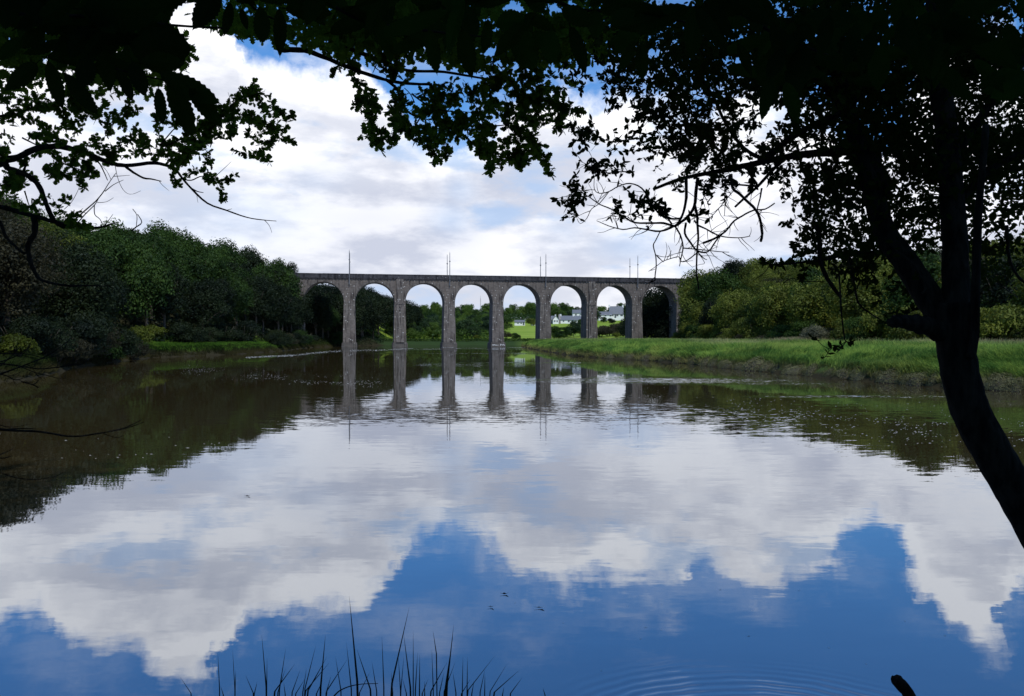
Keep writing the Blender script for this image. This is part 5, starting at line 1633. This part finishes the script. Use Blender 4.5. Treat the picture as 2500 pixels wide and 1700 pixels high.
sprigs(tr, [
    Z([(1140, 470), (1142, 640), (1120, 760), (1090, 830), (1050, 880), (920, 930), (800, 915), (700, 900), (600, 915), (480, 885), (375, 840)], *N1) + [{'r': (4.2, .8), 'side': 9}],
    Z([(1240, 470), (1225, 600), (1210, 720), (1160, 800), (1100, 850), (1040, 885), (950, 860), (850, 860), (700, 855), (600, 800), (500, 740), (400, 700), (330, 650), (240, 590), (160, 520)], *N1) + [{'r': (4.6, .7), 'side': 14}],
    Z([(1215, 700), (1235, 800), (1240, 900), (1245, 1000), (1235, 1100), (1230, 1280), (1240, 1350), (1250, 1430)], *N1) + [{'r': (3.6, 1.6), 'side': 5}],
    Z([(1660, 370), (1700, 460), (1750, 540), (1650, 535), (1500, 530), (1430, 560)], *N1) + [{'r': (4, 1.5), 'side': 4}],
    Z([(1960, 330), (1860, 430), (1760, 540), (1660, 630), (1560, 722)], *N1) + [{'r': (5, 2.6), 'side': 3}],
    Z([(1525, 440), (1540, 560), (1600, 610), (1650, 660), (1740, 750), (1780, 850), (1795, 950), (1780, 1010)], *N1) + [{'r': (4.2, 2.8), 'side': 4}],
    Z([(1790, 560), (1775, 650), (1750, 750), (1760, 800)], *N1) + [{'r': (2.4, 1), 'side': 3}],
    Z([(1040, 880), (1090, 960), (1115, 1060), (1100, 1150), (1085, 1230)], *N1) + [{'r': (2.6, 1.0), 'side': 7}],
    Z([(1140, 860), (1130, 950), (1180, 1030), (1240, 1100), (1330, 1105), (1400, 1010), (1450, 950)], *N1) + [{'r': (3.0, 1.6), 'side': 7}],
    Z([(920, 930), (880, 1010), (860, 1055), (880, 1140), (885, 1230), (875, 1310), (875, 1350), (830, 1368)], *N1) + [{'r': (1.4, 1.6), 'side': 4}],
    Z([(1900, 690), (1820, 740), (1720, 750), (1620, 800), (1550, 845), (1490, 920), (1440, 960), (1370, 1000), (1290, 1030)], *N1) + [{'r': (1.6, 3.0), 'side': 10}],
    Z([(1240, 880), (1310, 910), (1380, 950), (1450, 975), (1530, 985), (1620, 985), (1690, 972)], *N1) + [{'r': (2.4, .9), 'side': 7}],
    Z([(1120, 1075), (1230, 1085), (1330, 1095), (1420, 1105), (1510, 1110)], *N1) + [{'r': (1.6, .8), 'side': 5}],
    Z([(820, 1275), (900, 1220), (940, 1190), (1010, 1165), (1080, 1150), (1100, 1190), (1150, 1180), (1230, 1120)], *N1) + [{'r': (.7, 1.6), 'side': 6}],
    Z([(890, 1140), (920, 1170), (950, 1195)], *N1), Z([(1240, 1110), (1290, 1160), (1320, 1175)], *N1),
    Z([(1240, 1110), (1300, 1200), (1260, 1215), (1200, 1235)], *N1) + [{'r': (.9, .5)}],
    Z([(1020, 870), (950, 770), (900, 720), (800, 690), (700, 650), (620, 560)], *N1) + [{'r': (2.6, 1.0), 'side': 8, 'leafy': True}],
    Z([(1100, 820), (1000, 820), (900, 770), (830, 660), (760, 560), (660, 520), (560, 545), (480, 590), (400, 605), (355, 570), (355, 470)], *N1) + [{'r': (2.8, .8), 'side': 10}],
    Z([(700, 850), (640, 800), (700, 770), (760, 700), (830, 560)], *N1) + [{'r': (1.0, 1.6), 'side': 5}],
    Z([(480, 590), (400, 690), (330, 740), (290, 820), (235, 865), (205, 820)], *N1) + [{'r': (1.2, .6), 'side': 2}],
    Z([(160, 520), (110, 540)], *N1) + [{'leafy': True}], Z([(300, 600), (230, 580), (170, 600), (130, 640)], *N1) + [{'r': (1, .5), 'leafy': True, 'side': 4}],
    Z([(260, 650), (190, 660), (140, 700), (180, 750), (170, 810)], *N1) + [{'r': (.9, .5), 'leafy': True, 'side': 4}],
    Z([(700, 420), (560, 420), (470, 430), (380, 400), (300, 360), (230, 330)], *N1) + [{'r': (1.8, .6), 'leafy': True, 'side': 8}],
    Z([(700, 140), (600, 150), (500, 160), (400, 130), (330, 80)], *N1) + [{'r': (1.8, .6), 'leafy': True, 'side': 4}], Z([(420, 140), (370, 190), (325, 245)], *N1) + [{'r': (.7, .4)}],
    Z([(330, 80), (260, 60), (180, 50), (110, 30)], *N1) + [{'r': (1.4, .6), 'leafy': True, 'side': 6}], Z([(260, 60), (230, 130), (280, 180), (280, 230)], *N1) + [{'leafy': True, 'side': 3}],
    Z([(1480, 470), (1470, 600), (1475, 700), (1470, 800)], *N1) + [{'r': (1.4, .8), 'side': 8}], Z([(1400, 460), (1300, 620), (1250, 800)], *N1) + [{'r': (1.4, .8), 'side': 6, 'leafy': True}],
    Z([(1600, 520), (1500, 640), (1400, 760), (1300, 860)], *N1) + [{'r': (1.4, .8), 'side': 7}],
    # lower right hanging twigs
    Z([(1150, 0), (1165, 100), (1165, 190), (1195, 280), (1245, 360), (1282, 405)], *R7) + [{'r': (6.5, 4.5)}], Z([(1275, 280), (1282, 400), (1290, 520), (1305, 640), (1312, 665), (1262, 722)], *R7) + [{'r': (2.4, 1.1)}],
    Z([(1310, 660), (1340, 665), (1365, 655)], *R7) + [{'leafy': True}], Z([(1300, 670), (1260, 690), (1210, 705)], *R7) + [{'r': (1, .6), 'leafy': True, 'side': 3}],
    Z([(1330, 150), (1350, 280), (1372, 400), (1390, 450), (1450, 500), (1500, 530), (1545, 560)], *R7) + [{'r': (4.0, 1.0)}], Z([(960, 330), (1005, 302), (1080, 318), (1190, 322)], *R7) + [{'r': (.8, 1.5)}],
    Z([(1500, 150), (1330, 165), (1200, 195), (1080, 208), (960, 222), (880, 222), (840, 200)], *R7) + [{'r': (4.0, 1.6), 'side': 3, 'leafy': True}], Z([(880, 225), (850, 270), (780, 320)], *R7) + [{'r': (1.3, .6)}],
    Z([(1060, 185), (1080, 150), (1090, 110)], *R7) + [{'leafy': True}], Z([(830, 0), (838, 60), (830, 92)], *R7) + [{'r': (2.6, 3.2)}],
    Z([(2230, 120), (2250, 220), (2290, 290), (2330, 330)], *R7) + [{'r': (4, 3)}], Z([(2290, 220), (2260, 280), (2240, 320)], *R7) + [{'r': (2, .8)}], Z([(2225, 0), (2235, 130)], *R7) + [{'r': (5, 4)}],
    Z([(1700, 480), (1600, 540), (1500, 560)], *R7) + [{'r': (1.5, .8), 'leafy': True, 'side': 3}],
], 4.3, r0=1.8, r1=.8, shape=ELL, size=.040, mat='leaf_near', every=5.5, bunch=2)
# dense crown
CR = [(2230, 60, 340, 150, 3.1), (2330, 260, 260, 190, 3.1), (1880, 90, 260, 120, 3.1), (2080, 260, 160, 120, 2.7), (1980, 180, 160, 90, 2.5), (2420, 420, 160, 120, 2.5), (2250, 430, 130, 110, 2.7), (2100, 420, 90, 90, 2.2),
      (1760, 190, 160, 80, 2.1), (1640, 150, 130, 80, 1.9), (1560, 90, 120, 90, 2.2), (2200, 560, 120, 70, 1.9), (2060, 520, 80, 100, 1.7), (2010, 460, 60, 70, 1.4), (1990, 580, 50, 50, 1.1), (2120, 600, 90, 60, 1.4), (2420, 560, 110, 60, 1.3), (2440, 640, 80, 50, 0.7)]
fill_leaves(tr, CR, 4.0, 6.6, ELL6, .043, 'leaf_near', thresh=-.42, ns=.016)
CS = [(1640, 330, 90, 70, 1.9), (1700, 290, 110, 70, 2.0), (1590, 250, 70, 60, 1.6), (1660, 400, 70, 40, 1.4), (1730, 370, 90, 50, 1.9), (1800, 320, 60, 80, 1.4), (1850, 400, 70, 50, 1.5), (1740, 430, 70, 30, 1.1), (1540, 300, 40, 40, .8), (1880, 330, 50, 50, 1.0), (1930, 400, 80, 60, 1.7), (1960, 340, 60, 60, 1.5),
      (1500, 380, 40, 30, .9), (1480, 200, 60, 50, 1.0), (1420, 170, 40, 40, .6), (1530, 200, 60, 60, 1.3), (1400, 320, 40, 20, .9), (1440, 325, 40, 30, .7), (1450, 400, 40, 20, .9), (1480, 420, 25, 15, 1.0), (1400, 460, 30, 25, 1.2), (1395, 500, 25, 25, 1.1), (1600, 500, 25, 40, 1.2), (1650, 470, 25, 20, 1.0), (1500, 490, 30, 15, .9), (1620, 520, 20, 15, 1.0),
      (1960, 510, 50, 70, 1.6), (2000, 600, 50, 40, 1.4), (2050, 640, 90, 30, 1.2), (2100, 680, 60, 40, .9), (2180, 650, 60, 70, 1.0), (2230, 690, 40, 60, .8), (2450, 600, 60, 40, 1.1), (2400, 650, 60, 40, .8), (2160, 700, 40, 30, .7), (1930, 590, 25, 25, .7), (1960, 650, 15, 10, .8), (1800, 440, 50, 40, .6), (2030, 430, 60, 60, 1.6)]
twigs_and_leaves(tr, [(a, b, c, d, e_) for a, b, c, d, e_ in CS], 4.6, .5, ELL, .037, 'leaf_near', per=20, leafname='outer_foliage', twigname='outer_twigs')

# upper, more distant leaves of the oaks filling the top of the view
fill_leaves(ok2, [(800, 20, 330, 90, 3.6), (1150, 50, 330, 100, 3.8), (1400, 40, 200, 110, 3.2), (950, 90, 200, 60, 3.0), (1250, 130, 170, 50, 2.4)], 4.5, 6.5, OAK, .066, 'leaf_oak', thresh=-.42)
fill_leaves(ok1, [(150, 60, 260, 120, 3.4), (330, 130, 140, 80, 2.6), (20, 100, 90, 140, 2.4), (250, 200, 180, 40, 1.2)], 4.5, 6.5, OAK, .066, 'leaf_oak', thresh=-.42)

# --- unseen crowns overhead and behind the photographer, added to shade this bank
M['canopy'] = leaf_mat('canopy', (0.010, 0.018, 0.006), (0.035, 0.055, 0.014), .15, .3, .5)
def overhead(name, label, x, y, h, rx, rz, n, zc):
    r = empty(name, (x, y, float(ground_z(x, y)) - .1)); tag(r, label, 'tree')
    p, nr = crown_pts(n, rx, rz, zc, 40, .1, (.34, .55))
    v, f = quads_from(p, nr, .17 * rng.uniform(.7, 1.5, n))
    obj('trunk', trunk_mesh(h, .22, rx * .8, M['bark'], 6), r)
    obj('crown', mesh_from('crown', v, f, M['canopy']), r)
overhead('shade_tree', 'large unseen shade tree behind the photographer to the left', -5.5, -3.0, 11, 7.5, 3.6, 15000, 9.0)
overhead('shade_tree', 'large unseen shade tree behind the photographer to the right', 4.5, -3.5, 11, 7.5, 3.6, 15000, 9.2)
overhead('shade_tree', 'tall unseen shade tree further up the bank behind the photographer', 0.5, -10.0, 12, 8.0, 4.4, 13000, 8.6)
overhead('shade_tree', 'unseen shade tree at the top of the bank on the far left behind the photographer', -13, -8, 11, 7, 4.5, 9000, 7.5)
overhead('shade_tree', 'unseen shade tree at the top of the bank on the far right behind the photographer', 13, -9, 12, 7.5, 4.8, 9000, 8.0)

# --- thin twigs at the left edge
N3 = (0, 750, 3.512)
dt = empty('bramble_tangle', P(-30, 900, 4.0)); tag(dt, 'tangle of bare thin twigs at the left edge above the water', 'twigs')
sprigs(dt, [Z([(-60, 400), (100, 400), (250, 405), (400, 440), (520, 400)], *N3) + [{'side': 6}], Z([(-60, 480), (60, 490), (200, 510), (330, 530), (460, 520), (560, 500), (640, 440)], *N3) + [{'side': 7, 'r': (2.2, .8)}],
            Z([(-60, 560), (60, 590), (130, 625), (200, 610)], *N3) + [{'side': 3}], Z([(-60, 600), (100, 540), (260, 480), (400, 420), (480, 370), (560, 310), (600, 280)], *N3) + [{'side': 8, 'r': (2.2, .7)}],
            Z([(0, 470), (120, 430), (200, 380), (260, 340)], *N3) + [{'side': 4}], Z([(150, 500), (300, 560), (420, 590), (500, 610), (580, 605)], *N3) + [{'side': 4, 'r': (1.2, .6)}],
            Z([(180, 640), (280, 665), (330, 690)], *N3) + [{'r': (1.2, 1.6)}], Z([(280, 665), (310, 650), (330, 625)], *N3) + [{'r': (1.4, 1.2)}],
            Z([(480, 520), (600, 500), (700, 490), (760, 450)], *N3) + [{'side': 5, 'r': (1.6, .8)}], Z([(-40, 540), (100, 420), (180, 330)], *N3) + [{'side': 5}]],
       4.0, r0=1.6, r1=.7, mat='leaf_near')
d2 = empty('dead_twig', P(-30, 1050, 3.0)); tag(d2, 'single long dark twig curving out over the water from the left edge', 'twig')
sprigs(d2, [Z([(-80, 1035), (0, 1048), (150, 1060), (300, 1065), (450, 1085), (560, 1105), (680, 1108), (800, 1090), (900, 1075), (1040, 1045), (1150, 1000), (1215, 965)], *N3) + [{'r': (3.4, .9)}],
            Z([(1000, 1055), (1080, 1040), (1170, 1010), (1235, 985)], *N3) + [{'r': (1.4, .7)}], Z([(890, 1085), (960, 1110), (1010, 1120), (1060, 1100)], *N3) + [{'r': (.9, .5)}],
            Z([(60, 1050), (180, 1040), (310, 1045)], *N3) + [{'r': (2, .9)}], Z([(0, 1010), (60, 1028), (150, 1025), (240, 1005)], *N3) + [{'r': (1.2, .6)}]], 3.0)
d3 = empty('low_twig', P(-30, 1160, 2.8)); tag(d3, 'faint thin twig arching low over the water at the left edge', 'twig')
sprigs(d3, [Z([(-60, 1390), (0, 1415), (120, 1460), (250, 1478), (380, 1472), (480, 1450), (545, 1415)], *N3) + [{'r': (1.2, .8)}]], 2.8)
d4 = empty('low_twig', P(-30, 1110, 3.2)); tag(d4, 'short forked twig at the left edge below the long curving one', 'twig')
sprigs(d4, [Z([(-60, 1290), (0, 1265), (60, 1240), (110, 1215)], *N3) + [{'r': (2, .8)}], Z([(-40, 1290), (40, 1295), (100, 1275)], *N3) + [{'r': (2, .8)}]], 3.2)

# --- grass tuft at the bottom of the picture
R8 = (400, 1400, 2.324)
gt = empty('reed_clump', (-.35, 2.35, .2)); tag(gt, 'clump of dark pointed grass blades rising at the bottom edge', 'reeds')
bl = [((165, 697), (90, 585), 5), ((318, 697), (306, 450), 6), ((340, 697), (322, 640), 4), ((405, 697), (390, 430), 5), ((403, 697), (408, 550), 4), ((515, 697), (462, 575), 6), ((510, 697), (530, 615), 5), ((585, 697), (555, 345), 7), ((583, 690), (586, 480), 4),
      ((610, 697), (745, 512), 8), ((650, 697), (692, 425), 6), ((640, 697), (690, 540), 5), ((720, 697), (775, 545), 3), ((790, 697), (865, 400), 5), ((785, 697), (810, 540), 4), ((800, 697), (925, 475), 8), ((780, 697), (940, 505), 8), ((885, 697), (917, 350), 9),
      ((905, 697), (1040, 490), 7), ((915, 697), (950, 580), 5), ((1010, 697), (973, 470), 5), ((1068, 697), (1036, 395), 6), ((1105, 697), (1052, 130), 11), ((1185, 697), (1095, 430), 8), ((1212, 697), (1180, 500), 4), ((1250, 697), (1237, 350), 6), ((1278, 697), (1393, 190), 9),
      ((1345, 697), (1330, 470), 5), ((1342, 697), (1362, 470), 5), ((1405, 697), (1360, 340), 8), ((1415, 640), (1415, 325), 4), ((1425, 697), (1440, 450), 6), ((1450, 697), (1452, 460), 6), ((1530, 697), (1520, 430), 5), ((1550, 480), (1527, 325), 4), ((1600, 697), (1645, 290), 9), ((1590, 697), (1640, 360), 7),
      ((1500, 697), (1610, 500), 7), ((1580, 697), (1655, 500), 6), ((1660, 697), (1640, 560), 5), ((1693, 697), (1697, 470), 4), ((1720, 697), (1723, 475), 4), ((1700, 697), (1878, 468), 6), ((1745, 697), (1760, 610), 4), ((1790, 697), (1822, 545), 5), ((1820, 697), (1822, 570), 4), ((1835, 697), (1950, 510), 5),
      ((1850, 697), (2022, 545), 8), ((1955, 697), (2035, 590), 6), ((1920, 697), (1930, 645), 4), ((2165, 697), (2150, 650), 4), ((1480, 697), (1480, 610), 5), ((1380, 697), (1355, 600), 5), ((1560, 697), (1590, 560), 5), ((1100, 697), (1170, 560), 4), ((690, 697), (680, 620), 4), ((860, 697), (900, 610), 6), ((740, 697), (800, 600), 5), ((1300, 697), (1290, 560), 5), ((1460, 697), (1500, 600), 6), ((1680, 697), (1740, 600), 6)]
M['reed'] = plain('reed', (.006, .009, .004), (.016, .022, .008), 9, .7)
for (b, t, wpx) in bl:
    (x0, y0), (x1, y1) = Z([b, t], *R8)
    # carry each blade down to its root on the bank
    D = random.uniform(2.35, 2.6)
    top = P(x1, y1, D + random.uniform(.0, .12)); low = P(x0, y0, D)
    dv = (low - top); 
    root = low + Vector((dv.x * .35, dv.y * .3 - .03, -(low.z - .15)))
    w_ = max(wpx * 1.35 / 2.324 / F * D, .004)
    sidev = Vector((1, random.uniform(-.3, .3), 0)).normalized()
    v, f = [], []
    N_ = 7
    for i in range(N_ + 1):
        s = i / N_
        p = root.lerp(low, s / .5) if s < .5 else low.lerp(top, (s - .5) / .5)
        ww = w_ * (.9 if s < .5 else (1 - (s - .5) / .5) ** .8 * .95 + .04)
        v += [tuple(p - sidev * ww / 2 - gt.location), tuple(p + Vector((0, ww * .25, 0)) - gt.location), tuple(p + sidev * ww / 2 - gt.location)]
    for i in range(N_):
        a = 3 * i
        f += [(a, a + 1, a + 4, a + 3), (a + 1, a + 2, a + 5, a + 4)]
    obj('blade', mesh_from('blade', v, f, M['reed']), gt)
mb = MB()
q = [P(*p, 2.5) - gt.location for p in Z([(965, 697), (1000, 665), (1060, 640), (1130, 628), (1215, 626)], *R8)]
mb.tube(q, [.0025, .0012], 4, 4); mb.build('blade', M['reed'], gt)

# --- broken branch tip poking up at the lower right
R9 = (1400, 1400, 2.1127)
bb = empty('broken_branch', P(2215, 1760, 3.3)); tag(bb, 'short broken dark branch tip sticking up at the bottom right', 'branch')
limb(bb, Z([(1830, 800), (1760, 690), (1720, 610), (1690, 575), (1662, 545)], *R9), 3.3, 16, 14, 'branch', 9, rough=.08, smooth=3)
limb(bb, Z([(1662, 560), (1645, 545), (1652, 530)], *R9), 3.3, 6, 3, 'splinter', 6, rough=.2, smooth=2)

# --- floating bits
for (px, py, s, lab, mt) in ((1234, 1452, .03, 'small dark curled leaf floating below the middle of the picture', 'bark_dark'), (605, 1212, .035, 'tiny dark leaf floating left of the middle on the cloud reflection', 'bark_dark'),
                             (1320, 1486, .035, 'small white feather floating on the blue reflection', 'pale_fleck'), (1200, 1484, .022, 'tiny white speck of fluff floating left of the feather', 'pale_fleck')):
    D = EYE * F / (py - HY)
    r = empty('floating_leaf' if mt == 'bark_dark' else 'feather', ((px - CX) / F * D, D, .004)); tag(r, lab, 'leaf' if mt == 'bark_dark' else 'feather')
    v = [(-s, 0, .004), (-.4 * s, .3 * s, .012), (.4 * s, .25 * s, .002), (s, 0, .018), (.4 * s, -.3 * s, .010), (-.4 * s, -.25 * s, .002), (0, 0, .001)]
    f = [(i, (i + 1) % 6, 6) for i in range(6)]
    obj('blade' if mt == 'bark_dark' else 'vane', mesh_from('blade', v, f, M[mt]), r)
    mb = MB(); mb.tube([(-s * 1.5, .1 * s, .01), (-s * .9, 0, .005), (0, 0, .003)], [.0015, .001], 4, 1); mb.build('stalk' if mt == 'bark_dark' else 'quill', M[mt], r)
